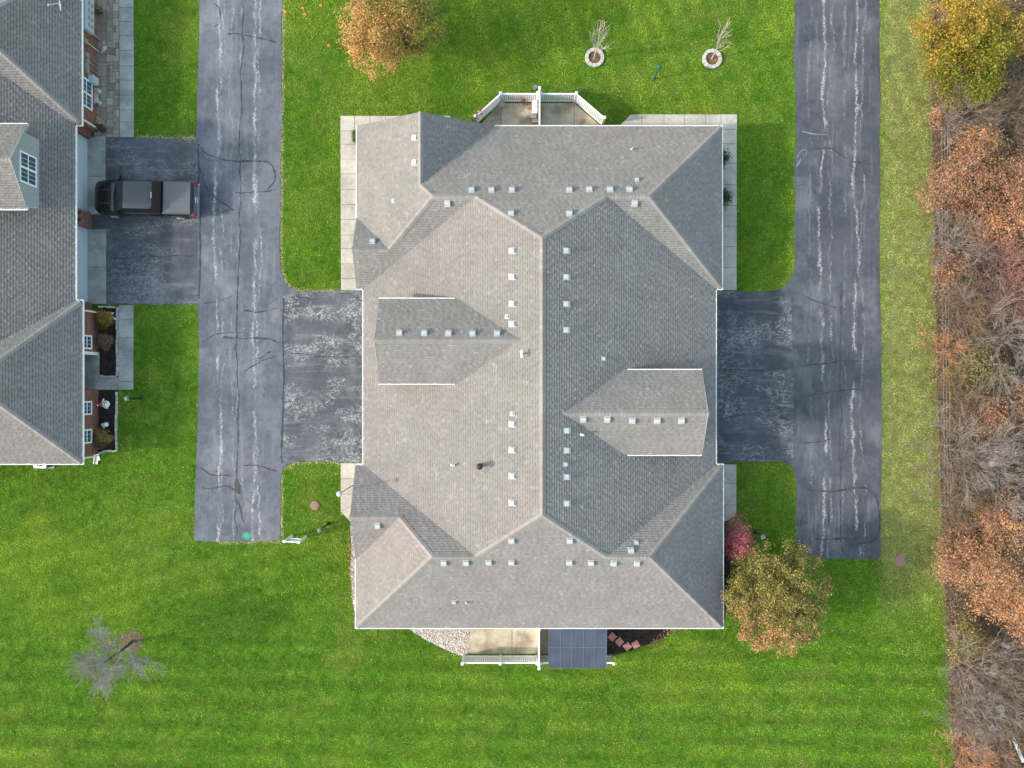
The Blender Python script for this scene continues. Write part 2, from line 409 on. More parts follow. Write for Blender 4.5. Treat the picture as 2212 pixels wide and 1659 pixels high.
ribbons('crack_seal', M['tar'], [([(614,765),(650,763),(700,770),(760,772),(815,773)], .07), ([(625,632),(655,642),(680,650),(690,645),(740,632),(770,636),(780,660)], .05)], ZA+.004, d3)
ribbons('crack_seal', M['tar'], [
    ([(1817,600),(1818,640),(1815,760),(1816,900),(1814,1000),(1816,1060),(1817,1165),(1817,1190),(1830,1207)], .08),
    ([(1712,625),(1740,640),(1775,655),(1805,662),(1816,672)], .08), ([(1720,330),(1760,322),(1790,318),(1830,345),(1870,355),(1900,355)], .09),
    ([(1716,795),(1770,785),(1816,780),(1850,776),(1890,783)], .09), ([(1716,858),(1760,852),(1816,843),(1850,840),(1880,845)], .09), ([(1716,960),(1770,955),(1816,945)], .06),
    ([(1722,1054),(1760,1062),(1790,1064),(1820,1056),(1860,1052),(1885,1058),(1898,1085),(1900,1130),(1895,1165),(1880,1174),(1850,1172),(1820,1160),(1790,1163),(1750,1166)], .13),
    ([(1790,1064),(1788,1100),(1795,1160)], .08), ([(1728,1150),(1735,1105),(1760,1090)], .06), ([(1720,92),(1750,88),(1765,80)], .05)], ZA+.004, d2)
ribbons('pale_crack', M['paletar'], [([(1720,280),(1750,290),(1775,293),(1800,288)], .05), ([(1718,372),(1726,345),(1740,332)], .06), ([(1720,365),(1722,330),(1730,318),(1752,320),(1748,335),(1728,338)], .05),
    ([(1718,404),(1745,405)], .03)], ZA+.016, d2)
ribbons('crack_seal', M['tar'], [([(1550,800),(1620,800),(1680,798),(1714,795)], .08), ([(1550,907),(1600,898),(1660,885),(1712,880)], .06)], ZA+.004, d4)
ribbons('crack_seal', M['tar'], [([(232,562),(262,558),(300,552),(340,555),(380,552),(428,556)], .08), ([(395,650),(410,646),(425,652)], .05)], ZA+.004, d5)

def slab_walk(name, mat, pieces, z=.06, gap=.022):
    """each piece: polygon in survey units; one concrete slab each"""
    b = MB()
    for pts in pieces:
        P = GP(pts); cx = sum(p[0] for p in P)/len(P); cy = sum(p[1] for p in P)/len(P)
        Q = []
        for x, y in P:
            Q.append((x - math.copysign(gap/2, x-cx), y - math.copysign(gap/2, y-cy)))
        zz = z + random.uniform(-.004, .004)
        b.prism(Q, -.02, zz, random.uniform(.93, 1.06))
    return struct(b, name, mat)
def strip_y(x0, x1, ys, dx=0.0):
    n = len(ys)
    return [[(x0+dx*i/n, ys[i]), (x1+dx*i/n, ys[i]), (x1+dx*i/n, ys[i+1]), (x0+dx*i/n, ys[i+1])] for i in range(n-1)]
def strip_x(y0, y1, xs): return [[(xs[i], y0), (xs[i+1], y0), (xs[i+1], y1), (xs[i], y1)] for i in range(len(xs)-1)]
slab_walk('walkway', M['concrete'], strip_y(735.5, 769, [283,312,344,376,410,442,475,508,537,570,602,627], 1.5)
          + strip_x(250.5, 283, [735.5,766,799,833,867,900,935]) + [[(935,250.5),(972,250.5),(996,283),(935,283)]])
slab_walk('walkway', M['concrete'], strip_x(247.5, 280, [1386,1434,1478,1524,1557,1592]) + [[(1386,247.5),(1386,280),(1330,280),(1362,248)]]
          + strip_y(1558, 1591.5, [280,311,353,399,444,489,533,578,627], -.5))
slab_walk('walkway', M['concrete'], strip_y(736, 768, [1000,1034,1067]) + [[(736,1067),(768,1067),(768,1088),(736,1104)], [(736,1104),(768,1088),(768,1138)]])
slab_walk('walkway', M['concrete'], strip_y(1558, 1590.5, [1003,1044,1090]) + [[(1558,1090),(1590.5,1090),(1590,1112),(1558,1090)][:3], [(1558,1090),(1590,1112),(1586,1116),(1558,1131)]])
slab_walk('walkway', M['apron'], strip_y(258, 289.5, [-40,-4,17,47,78,110,143,174,206,238,264,297], 1))
slab_walk('walkway', M['apron'], strip_y(257, 289.5, [659,691,730,775,824,872], -1)[:4] + [[(256,824),(289,824),(289,842),(256,842)], [(214,815),(256,815),(256,842),(214,842)]][:1] + [[(213,814),(256,814),(256,842),(213,842)]] + [[(257,815),(289,815),(289,823),(257,823)]])
slab_walk('apron', M['apron'], strip_y(182, 229, [296,381,464]) + strip_y(182, 230, [495,577,657]), .05)
# patios
slab_walk('patio', M['patio'], [[(1022,285),(1082,223),(1082,300),(1022,300)], [(1082.3,223),(1163,223),(1163,300),(1082.3,300)], [(1163,223),(1240,223),(1240,300),(1165,300)], [(1240.3,223),(1300,274),(1300,300),(1240.3,300)]], .05)
slab_walk('patio', M['patio'], [[(1014,1335),(1106,1335),(1106,1412),(1014,1412)], [(1106.3,1335),(1163,1335),(1163,1412),(1106.3,1412)], [(1163,1335),(1240,1335),(1240,1412),(1165,1412)], [(1240.3,1335),(1310,1335),(1310,1412),(1240.3,1412)]], .05)

# garden pavers by the west house, each with its own tone
b = MB()
for (xa, xb, rows) in ((204, 231, 30), (231, 244.5, 15.5), (244.5, 257.5, 15.5)):
    y = -40 + random.random()*8
    while y < 297:
        hh = rows*random.choice((.5, 1, 1, .75)); ye = min(y+hh, 297)
        nx = random.choice((1, 1, 2)) if xb-xa < 20 else random.choice((1, 2, 2))
        for i in range(nx):
            x0 = xa+(xb-xa)*i/nx; x1 = xa+(xb-xa)*(i+1)/nx
            (ax, ay), (bx, by) = G(x0, ye), G(x1, y)
            b.box(ax+.008, bx-.008, ay+.008, by-.008, -.02, .045+random.uniform(0, .006), random.choice((.72,.85,1,1.1,1.3))*random.uniform(.9,1.1))
        y = ye
struct(b, 'paved_path', M['paver'])

# planting beds and gravel
BEDS = {'mulch': [[(212,661),(256,661),(256,815),(212,815)], [(212,843),(254,843),(253,976),(230,975),(212,980)], [(1310,1330),(1310,1416),(1345,1410),(1400,1393),(1440,1374),(1462,1350),(1462,1330)],
                  [(1540,1130),(1566,1128),(1576,1150),(1578,1260),(1570,1290),(1566,1340),(1540,1340)], [(768,283),(800,283),(800,627),(770,627)]],
        'gravel': [[(768,1000),(800,1000),(800,1345),(775,1345),(768,1330),(761,1295),(757,1230),(759,1180),(756,1135),(768,1138)], [(868,1335),(1014,1335),(1014,1412),(1000,1417),(960,1402),(925,1385),(895,1367),(875,1352)]]}
for pts in BEDS['mulch']: b = MB(); b.poly([(x, y, .012) for x, y in GP(pts)]); struct(b, 'planting_bed', M['mulch'])
stones = []
for pts in BEDS['gravel']:
    b = MB(); P = GP(pts); b.poly([(x, y, .012) for x, y in P]); struct(b, 'gravel_bed', M['gravelbase'])
    xs = [p[0] for p in P]; ys = [p[1] for p in P]; n = int((max(xs)-min(xs))*(max(ys)-min(ys))*200)
    X = rng.uniform(min(xs)-.05, max(xs), n); Y = rng.uniform(min(ys)-.05, max(ys), n); k = inside(X, Y, P)
    stones += list(zip(X[k], Y[k]))
b = MB()
for x, y in stones:
    r = random.uniform(.02, .055); a = random.random()*6.28; q = random.choice((.55,.8,1,1.15,1.3))
    pts = [(x+r*random.uniform(.7,1.2)*math.cos(a+k*1.2566), y+r*random.uniform(.7,1.2)*math.sin(a+k*1.2566), .012) for k in range(5)]
    top = (x+random.uniform(-.3,.3)*r, y+random.uniform(-.3,.3)*r, .012+r*random.uniform(.7,1.2))
    b.add(pts+[top], [[i,(i+1)%5,5] for i in range(5)], q)
tag(b.build('gravel', M['gravel']), 'pale mixed river gravel around the house', 'gravel', kind='stuff')
BRUSH = [(2009,-60),(2012,150),(2016,400),(2021,640),(2026,850),(2033,1080),(2040,1250),(2050,1450),(2058,1600),(2062,1720),(2900,1720),(2900,-60)]
b = MB(); b.poly([(x, y, .006) for x, y in GP(BRUSH)]); struct(b, 'brush_ground', M['brushsoil'])

# ------------------------------------------------------------------ the two apartment houses
E0 = 2.75; PM, PW = .49, .69        # eave height, main pitch, wing pitch
class Plane:
    def __init__(s, g, e, p, z0=E0): s.g = Vector(g); s.e = Vector(e); s.p = p; s.z0 = z0
    def z(s, x, y): return s.z0 + s.p*((Vector((x, y))-s.e).dot(s.g))
    def at(s, px, py, ox=0, oy=0):
        q = Vector(((px-1106)*S, (829.5-py)*S)); e = s.e + Vector((ox, oy))
        f = (H - s.z0 + s.p*e.dot(s.g))/(H + s.p*q.dot(s.g))
        return (q.x*f-ox, q.y*f-oy, H*(1-f))
    def frame(s):
        t = Vector((s.g.y, -s.g.x, 0)); up = Vector((s.g.x, s.g.y, s.p)).normalized(); return t, up, t.cross(up)

def clip(P, a, b, c):
    """keep a*x + b*y <= c"""
    out = []
    for i in range(len(P)):
        p, q = P[i], P[(i+1) % len(P)]
        dp = a*p[0]+b*p[1]-c; dq = a*q[0]+b*q[1]-c
        if dp <= 0: out.append(p)
        if (dp < 0 < dq) or (dq < 0 < dp):
            t = dp/(dp-dq); out.append((p[0]+(q[0]-p[0])*t, p[1]+(q[1]-p[1])*t))
    return out

ROOF_TONE = [1.0]
def shingle_face(mb, deck, poly, pl, s_start=.08):
    k = math.sqrt(1+pl.p**2); t, up, nrm = pl.frame()
    base = Vector((pl.e.x, pl.e.y, pl.z0))
    us = []
    for x, y in poly:
        d = Vector((x, y))-pl.e; us.append((d.x*t.x+d.y*t.y, d.dot(pl.g)*k))
    us = clip(us, 0, -1, -s_start)
    def P3(u, v, h): return tuple(base + t*u + up*v + nrm*h)
    deck.poly([P3(u, v, -.004) for u, v in us])
    ex = .143; smax = max(v for u, v in us); row = 0; v0 = s_start
    while v0 < smax - 1e-4:
        v1 = min(v0+ex, smax); rp = clip(clip(us, 0, -1, -v0), 0, 1, v1)
        if len(rp) >= 3:
            umin = min(p[0] for p in rp); umax = max(p[0] for p in rp); u = umin - random.random()*.3; hi = random.random() < .5
            while u < umax:
                wd = random.choice((.10,.14,.18,.22)) if hi else random.choice((.14,.18,.22,.28))
                q = clip(clip(rp, -1, 0, -u), 1, 0, u+wd)
                tone0 = (1.0 if hi else .97)*random.gauss(1, .035)
                if random.random() < .08: tone0 *= random.uniform(1.08, 1.20)
                bands = [(v0, v0+ex*.87, 1.0), (v0+ex*.88, v1, .84)] if hi else [(v0, v0+ex*.78, 1.0), (v0+ex*.76, v1, .46)]   # low tabs: dyed band of the shingle; high tabs: course-edge shadow painted as tone
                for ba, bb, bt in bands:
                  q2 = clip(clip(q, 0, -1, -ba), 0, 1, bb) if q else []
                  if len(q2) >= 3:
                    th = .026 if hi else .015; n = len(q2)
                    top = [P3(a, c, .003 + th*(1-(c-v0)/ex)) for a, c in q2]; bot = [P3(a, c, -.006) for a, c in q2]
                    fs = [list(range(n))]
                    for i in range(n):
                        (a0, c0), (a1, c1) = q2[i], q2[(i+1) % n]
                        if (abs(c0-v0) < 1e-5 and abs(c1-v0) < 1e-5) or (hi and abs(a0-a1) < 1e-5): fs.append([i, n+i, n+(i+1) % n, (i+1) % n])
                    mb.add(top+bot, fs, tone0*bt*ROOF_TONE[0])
                u += wd; hi = not hi
        v0 += ex; row += 1

def ridge_caps(mb, a, b, pa, pb, wd=.15):
    """overlapping cap shingles along the plan segment a-b between the planes pa and pb"""
    a = Vector(a); b = Vector(b); d = (b-a); L = d.length; d.normalize(); nn = Vector((-d.y, d.x))
    sa = nn if (pa.z(*(a+nn*.1)) < pb.z(*(a+nn*.1)) + 1e-6) else -nn
    n = max(1, round(L/.19))
    for i in range(n):
        p = a + d*(L*i/n); q = a + d*(L*(i+1)/n+.02)
        def tri(c, h):
            zc = min(pa.z(*c), pb.z(*c))
            l = c+sa*wd; r = c-sa*wd
            return [(l.x, l.y, pa.z(*l)+h+.03), (c.x, c.y, zc+h+.045), (r.x, r.y, pb.z(*r)+h+.03)]
        A = tri(p, .004); B = tri(q, .020)
        low = [(x, y, z-.03) for x, y, z in B]
        mb.add(A+B+low, [[0,1,4,3],[1,2,5,4],[3,4,7,6],[4,5,8,7],[0,3,6],[2,5,8]], random.gauss(1.10, .05))

def gutter_run(mb, a, b, z, out, s0=.0, s1=.0):
    a = Vector((*a, 0)); b = Vector((*b, 0)); o = Vector((*out, 0)); d = (b-a).normalized(); a = a-d*s0; b = b+d*s1; L = (b-a).length
    def slab(o0, o1, z0, z1, q0=0, q1=None):
        q1 = L if q1 is None else q1
        c = [a+d*q0+o*o0, a+d*q1+o*o0, a+d*q1+o*o1, a+d*q0+o*o1]
        mb.add([(v.x, v.y, z0) for v in c]+[(v.x, v.y, z1) for v in c], [[3,2,1,0],[4,5,6,7],[0,1,5,4],[1,2,6,5],[2,3,7,6],[3,0,4,7]])
    slab(-.012, .034, z-.12, z+.012); slab(-.13, -.013, z-.122, z-.112)
    slab(-.118, -.013, z-.111, z+.008, 0, .03); slab(-.118, -.013, z-.111, z+.008, L-.03, L)
    q = .5
    while q < L-.3:
        slab(-.16, .020, z+.016, z+.028, q, q+.06); q += random.uniform(.76, .9)

def make_vent_mesh(w, l, h):
    b = MB()
    hw, hl = w/2, l/2
    b.add([(-hw,-hl,0),(hw,-hl,0),(hw,hl,0),(-hw,hl,0), (-hw,-hl,h*.66),(hw,-hl,h*.66),(hw,.0,h),(-hw,.0,h),(hw,hl,h*.66),(-hw,hl,h*.66)],
          [[0,1,5,4],[4,5,6,7],[7,6,8,9],[9,8,2,3],[1,2,8,6,5],[0,4,7,9,3]])
    e = .035
    b.box(-hw-e, hw+e, -hl-e, hl+e*1.5, .0, .03)
    return b
VENT = None; SMALLVENT = None
def place_on(mesh_from, name, pl, xyz, parent):
    t, up, nrm = pl.frame()
    o = mesh_from.copy(); col.objects.link(o); o.parent = parent
    from mathutils import Matrix
    m = Matrix((t, up, nrm)).transposed().to_4x4() @ Matrix.Rotation(random.gauss(0, .025), 4, 'Z'); m.translation = Vector(xyz) + nrm*.012
    o.matrix_local = m; return o

def inset_outline(P, d):
    out = []
    for i in range(len(P)):
        v = Vector(P[i]); d0 = (v-Vector(P[i-1])).normalized(); d1 = (Vector(P[(i+1) % len(P)])-v).normalized()
        out.append(tuple(v + (Vector((d0.y, -d0.x))+Vector((d1.y, -d1.x)))*d))
    return out

def window(parent, axis, fx, out, a0, a1, z0, z1, panes=2, name='window'):
    """white framed window on the wall plane fx (axis 'x' = wall faces +-x), out = +-1"""
    b = MB(); g = MB(); fw = .09
    def bx(m, o0, o1, u0, u1, v0, v1):
        x0, x1 = sorted((fx+out*o0, fx+out*o1))
        if axis == 'x': m.box(x0, x1, u0, u1, v0, v1)
        else: m.box(u0, u1, x0, x1, v0, v1)
    bx(b, -.02, .045, a0, a1, z0, z0+fw); bx(b, -.02, .045, a0, a1, z1-fw, z1)
    bx(b, -.02, .045, a0, a0+fw, z0+fw, z1-fw); bx(b, -.02, .045, a1-fw, a1, z0+fw, z1-fw)
    for k in range(1, panes):
        m = a0+(a1-a0)*k/panes; bx(b, -.02, .04, m-fw*.6, m+fw*.6, z0+fw, z1-fw)
    zm = (z0+z1)/2; bx(b, -.015, .03, a0+fw, a1-fw, zm-.03, zm+.03)
    n = panes*3
    for k in range(1, n):
        if k % 3: m = a0+fw+(a1-a0-2*fw)*k/n; bx(b, -.01, .018, m-.008, m+.008, z0+fw, z1-fw)
    bx(g, -.03, .008, a0+.02, a1-.02, z0+.02, z1-.02)
    o = b.build(name, M['white'], parent); g.build('pane', M['glass'], o); return o

def build_house(name, label, ox, oy, dormers, vents=(), smalls=(), pipes=(), west=True, porch=False):
    global VENT, SMALLVENT
    root = thing(name, label, 'house', (ox, oy, 0))
    xw, xe, yN, yi, yj, yS = -8.25, 11.30, 14.29, 5.24, -4.45, -13.52
    XW, XE, XE2, XW2 = -8.61, 11.64, 11.69, -8.66
    rn, rs = 2.0, 2.65
    P = {'Wm': Plane((1,0), (xw,0), PM), 'Em': Plane((-1,0), (xe,0), PM), 'Nn': Plane((0,-1), (0,yN), PW), 'Ni': Plane((0,1), (0,yi), PW),
         'Ss': Plane((0,1), (0,yS), PW), 'Si': Plane((0,-1), (0,yj), PW), 'NE': Plane((-1,0), (XE,0), PW), 'NW': Plane((1,0), (XW,0), PW),
         'Ge': Plane((-1,0), (-1.0,0), PW), 'SE': Plane((-1,0), (XE2,0), PW), 'SW': Plane((1,0), (XW2,0), PW),
         'WgN': Plane((0,-1), (0,yi+2*rn), PW), 'SgS': Plane((0,1), (0,yj-2*rs), PW)}
    xr = (xw+xe)/2; mn = (yN+yi)/2; ms = (yS+yj)/2; hn = (yN-yi)/2; hs = (yj-yS)/2
    A = (xr, yN-PM*(xr-xw)/PW); B = (xr, yS+PM*(xr-xw)/PW)
    PNW = (xw+PW*hn/PM, mn); PNE = (xe-PW*hn/PM, mn); PSW = (xw+PW*hs/PM, ms); PSE = (xe-PW*hs/PM, ms)
    HNE = (XE-hn, mn); HNW = (XW+hn, mn); HSE = (XE2-hs, ms); HSW = (XW2+hs, ms)
    gx = (XW-1.0)/2; gr = (-1.0-XW)/2; GA = (gx, yN-gr)
    K = (XW+rn, yi+rn); K2 = (XW2+rs, yj-rs)
    faces = [('Wm', [(xw,yi),(xw,yj),PSW,B,A,PNW]), ('Em', [(xe,yj),(xe,yi),PNE,A,B,PSE]),
             ('Nn', [(-1.0,yN),(XE,yN),HNE,PNE,A,PNW,HNW,GA]), ('Ge', [(-1.0,yN),(gx,yN),GA]),
             ('NW', [(XW,yN),(gx,yN),GA,HNW,K,(XW,yi+2*rn)]), ('WgN', [(XW,yi+2*rn),(XW,yi+rn),K]),
             ('Ni', [(XW,yi),(XW,yi+rn),K,HNW,PNW,(xw,yi)]), ('Ni', [(xe,yi),(XE,yi),HNE,PNE]), ('NE', [(XE,yi),(XE,yN),HNE]),
             ('Ss', [(XW2,yS),(XE2,yS),HSE,PSE,B,PSW,HSW]), ('SE', [(XE2,yS),(XE2,yj),HSE]), ('Si', [(xe,yj),(XE2,yj),HSE,PSE]),
             ('SW', [(XW2,yS),(XW2,yj-2*rs),K2,HSW]), ('SgS', [(XW2,yj-2*rs),(XW2,yj-rs),K2]), ('Si', [(XW2,yj),(XW2,yj-rs),K2,HSW,PSW,(xw,yj)])]
    rm = MB(); dk = MB()
    for nm, pl in faces:
        if west or nm not in ('Wm', 'Ge', 'NW', 'WgN', 'SW', 'SgS'): shingle_face(rm, dk, pl, P[nm])
        else: shingle_face(MB(), dk, pl, P[nm])
    base = len(rm.v); rm.v += dk.v; rm.t += [.8]*len(dk.v); rm.f += [[base+i for i in f] for f in dk.f]; rm.m += dk.m
    roof = rm.build('roof', M['shingle'], root)
    cm = MB()
    caps = [(A,B,'Wm','Em'), (A,PNW,'Wm','Nn'), (A,PNE,'Em','Nn'), (B,PSW,'Wm','Ss'), (B,PSE,'Em','Ss'), (PNW,HNW,'Nn','Ni'), (PNE,HNE,'Nn','Ni'), (PSW,HSW,'Ss','Si'), (PSE,HSE,'Ss','Si'),
            (HNE,(XE-.1,yN-.1),'Nn','NE'), (HNE,(XE-.1,yi+.1),'Ni','NE'), (HSE,(XE2-.1,yS+.1),'Ss','SE'), (HSE,(XE2-.1,yj-.1),'Si','SE'),
            (HNW,GA,'Nn','NW'), (GA,(gx,yN),'Ge','NW'), (HNW,K,'NW','Ni'), (K,(XW,yi+rn),'WgN','Ni'), (HSW,(XW2+.1,yS+.1),'Ss','SW'), (HSW,K2,'SW','Si'), (K2,(XW2,yj-rs),'SgS','Si')]
    for a, c, p, q in caps: ridge_caps(cm, a, c, P[p], P[q])
    cm.build('ridge_cap', M['shingle'], roof)
    # gutters, one run per eave
    runs = [((-.95,yN),(XE,yN),(0,1),0,.028), ((XE,yN),(XE,yi),(1,0),0,.028), ((XE,yi),(xe+.03,yi),(0,-1),0,0), ((xe,yi-.03),(xe,yj+.03),(1,0),0,0), ((xe+.03,yj),(XE2,yj),(0,1),0,.0),
            ((XE2,yj+.028),(XE2,yS),(1,0),0,.028), ((XE2,yS),(XW2,yS),(0,-1),0,.028), ((XW2,yS),(XW2,yj-2*rs+.1),(-1,0),0,0), ((xw,yj+.03),(xw,yi-.03),(-1,0),0,0),
            ((XW,yi),(xw-.03,yi),(0,-1),0,0), ((XW2,yj),(xw-.03,yj),(0,1),0,0), ((XW,yi+2*rn+.1),(XW,yN),(-1,0),0,0)]
    for a, c, o, s0, s1 in runs:
        g = MB(); gutter_run(g, a, c, E0, o, s0, s1); g.build('gutter', M['gutter'], root)
    out = [(XW,yN),(XE,yN),(XE,yi),(xe,yi),(xe,yj),(XE2,yj),(XE2,yS),(XW2,yS),(XW2,yj),(xw,yj),(xw,yi),(XW,yi)]
    s = MB(); s.prism(inset_outline(out, .135), E0-.17, E0-.02); s.build('soffit', M['white'], root)
    W = inset_outline(out, .36)
    wl = MB(); zt = E0-.175
    def wall(a, c, z0=0, z1=zt): wl.poly([(a[0],a[1],z0),(c[0],c[1],z0),(c[0],c[1],z1),(a[0],a[1],z1)])
    for i in range(len(W)):
        a, c = W[i], W[(i+1) % len(W)]
        if i == 3 or i == 9:      # garage fronts: piers, lintel, doors set back
            sg = 1 if i == 3 else -1; x = a[0]; xb = x - sg*.24
            yl = sorted((a[1], c[1]))
            for y0, y1 in ((yl[0], -4.35), (-.05, .85), (5.2, yl[1])):
                x0, x1 = sorted((x, xb)); wl.box(x0, x1, y0, y1, 0, zt)
            x0, x1 = sorted((x, xb))
            for y0, y1 in ((-4.35, -.05), (.85, 5.2)):
                wl.box(x0, x1, y0, y1, 2.16, zt)
                d = MB(); xx = sorted((xb, xb-sg*.05))
                for k in range(4): d.box(xx[0]+(.006 if k % 2 else 0), xx[1], y0, y1, .045+.53*k, .045+.53*(k+1)-.008)
                for k in range(4):
                    for q in range(8):
                        yy = y0+.12+(y1-y0-.24)*q/8; dx = xb+sg*.008
                        d.box(*sorted((xb, dx)), yy+.04, yy+(y1-y0-.24)/8-.06, .13+.53*k, .47+.53*k)
                d.build('garage_door', M['door'], root)
        elif i == 5 and porch:    # recessed entry
            x = a[0]; xb = x-1.55; y0, y1 = -9.42, -7.22
            wall(a, (x, y1)); wall((x, y0), c); wall((x, y1), (xb, y1)); wall((xb, y0), (x, y0)); wall((xb, y1), (xb, y0))
            fd = MB(); fd.box(xb+.003, xb+.06, -8.9, -7.9, .1, 2.12); fd.build('front_door', M['door'], root)
            fl = MB(); fl.box(xb, x+.06, y0+.01, y1-.01, -.02, .09); fl.build('porch_slab', M['apron'], root)
            tr = MB(); tr.box(x-.16, x+.012, y1-.19, y1-.005, .09, zt); tr.build('porch_post', M['white'], root)
            br = MB(); br.bar((x+.05, y1-.12, 2.3), (x-.35, y1-.95, 2.5), .1, .12); br.build('porch_brace', M['white'], root)
        else: wall(a, c)
    # gable walls
    wl.poly([(XW+.36,yN-.32,zt),(-1.36,yN-.32,zt),(-1.36,yN-.32,E0+.1),(gx,yN-.32,E0+PW*gr-.05),(XW+.36,yN-.32,E0+.1)])
    wl.poly([(XW+.32,yi+.36,zt),(XW+.32,yi+2*rn-.36,zt),(XW+.32,yi+rn,E0+PW*rn-.05)])
    wl.poly([(XW2+.32,yj-.36,zt),(XW2+.32,yj-2*rs+.36,zt),(XW2+.32,yj-rs,E0+PW*rs-.05)])
    wl.build('wall', M['brick'], root)
    xE = XE-.36; xE2 = XE2-.36
    window(root, 'x', xE, 1, 6.6, 8.24, .75, 2.2, 2)
    for y0, y1 in ((-7.1,-6.3), (-10.84,-10.05), (-12.46,-11.64)): window(root, 'x', xE2, 1, y0, y1, .92, 2.1, 1)
    if west:
        for y0, y1 in ((11.2,12.9), (7.9,8.8)): window(root, 'x', XW+.36, -1, y0, y1, .8, 2.1, 2)
        for x0, x1 in ((-1.6,.6), (2.4,4.6)): window(root, 'y', yN-.36, 1, x0, x1, .1, 2.1, 2, 'patio_door'); window(root, 'y', yS+.36, -1, x0, x1, .1, 2.1, 2, 'patio_door')
    if VENT is None:
        VENT = make_vent_mesh(.26, .31, .17).build('roof_vent', M['vent'], root); SMALLVENT = make_vent_mesh(.17, .19, .13).build('flue_vent', M['vent'], root)
        fresh = [True, True]
    else: fresh = [False, False]
    def put_vent(proto, k, nm, pl, xyz, par):
        o = place_on(proto, nm, pl, xyz, par)
        if fresh[k]:
            proto.matrix_local = o.matrix_local; proto.parent = par; bpy.data.objects.remove(o); fresh[k] = False
            return proto
        return o
    for nm, pts in vents:
        for px, py in pts: put_vent(VENT, 0, 'roof_vent', P[nm], P[nm].at(px, py, ox, oy), root)
    for nm, px, py in smalls: put_vent(SMALLVENT, 1, 'flue_vent', P[nm], P[nm].at(px, py, ox, oy), root)
    for nm, px, py, kind in pipes:
        x, y, z = P[nm].at(px, py, ox, oy); b = MB()
        if kind == 'tee':
            b.tube([(x,y,z-.05),(x,y,z+.42)], .045, 8); b.tube([(x,y-.20,z+.44),(x,y+.20,z+.44)], .05, 8); b.build('vent_tee', M['white'], root)
        elif kind == 'flue':
            b.tube([(x,y,z-.1),(x,y,z+.62)], .10, 12); b.lathe((x,y,z+.62), [(.12,0),(.17,.03),(.17,.12),(.09,.19),(.01,.21)], 14); b.build('chimney_flue', M['black'], root)
        elif kind == 'white':
            b.tube([(x,y,z-.05),(x,y,z+.32)], .055, 8); b.tube([(x-.02,y,z+.30),(x-.14,y+.02,z+.36)], .06, 8); b.build('vent_pipe', M['white'], root)
        else:
            b.tube([(x,y,z-.05),(x,y,z+.34)], .045, 8); b.lathe((x,y,z), [(.10,0),(.06,.08)], 8); b.build('vent_pipe', M['palebark'], root)
    # dormers
    for side, cy, xf, vs in dormers:
        sg = -1 if side == 'W' else 1; mp = P['Wm'] if side == 'W' else P['Em']
        ze, zr, hw = 5.38, 7.0, 2.25; pd = (zr-ze)/hw
        X = lambda z: (xw+(z-E0)/PM) if side == 'W' else (xe-(z-E0)/PM)
        pn = Plane((0,-1), (0,cy+hw), pd, ze); ps = Plane((0,1), (0,cy-hw), pd, ze)
        xv = xf - sg*.30; hb = 1.87
        wd = MB()
        zb = mp.z(xv, cy)-.05
        wd.poly([(xv,cy-hb,zb),(xv,cy+hb,zb),(xv,cy+hb,ze+.2),(xv,cy,zr-.12),(xv,cy-hb,ze+.2)])
        for q in (-1, 1): wd.poly([(xv,cy+q*hb,zb),(X(ze+.3),cy+q*hb,ze+.25),(xv,cy+q*hb,ze+.25)])
        do = wd.build('dormer', M['trim'], root)
        r = MB(); d2 = MB()
        shingle_face(r, d2, [(xf,cy+hw),(xf,cy),(X(zr),cy),(X(ze),cy+hw)], pn, .06); shingle_face(r, d2, [(xf,cy-hw),(xf,cy),(X(zr),cy),(X(ze),cy-hw)], ps, .06)
        n0 = len(r.v); r.v += d2.v; r.t += [.8]*len(d2.v); r.f += [[n0+i for i in f] for f in d2.f]; r.m += d2.m
        ridge_caps(r, (X(zr)-sg*.02,cy), (xf,cy), pn, ps)
        r.build('dormer_roof', M['shingle'], do)
        f = MB()
        for q in (-1, 1):
            f.bar((xf-sg*.02, cy+q*(hw-.06), ze-.05), (xf-sg*.02, cy+q*.02, zr-.07), .03, .16)
            f.box(*sorted((xf-sg*.04, X(ze)+sg*.3)), *sorted((cy+q*hb, cy+q*(hw-.13))), ze-.13, ze-.06)
        f.build('trim_board', M['trim'], do)
        for q in (-1, 1):
            g = MB(); gutter_run(g, (xf, cy+q*hw), (X(ze)+sg*.12, cy+q*hw), ze, (0, q)); g.build('gutter', M['gutter'], do)
        window(do, 'x', xv, sg, cy-.82, cy+.82, 3.9 if side == 'E' else 3.9, 5.6, 2)
        for px, py in vs:
            pl = pn if side == 'W' else ps
            put_vent(VENT, 0, 'roof_vent', pl, pl.at(px, py, ox, oy), do)
    return root

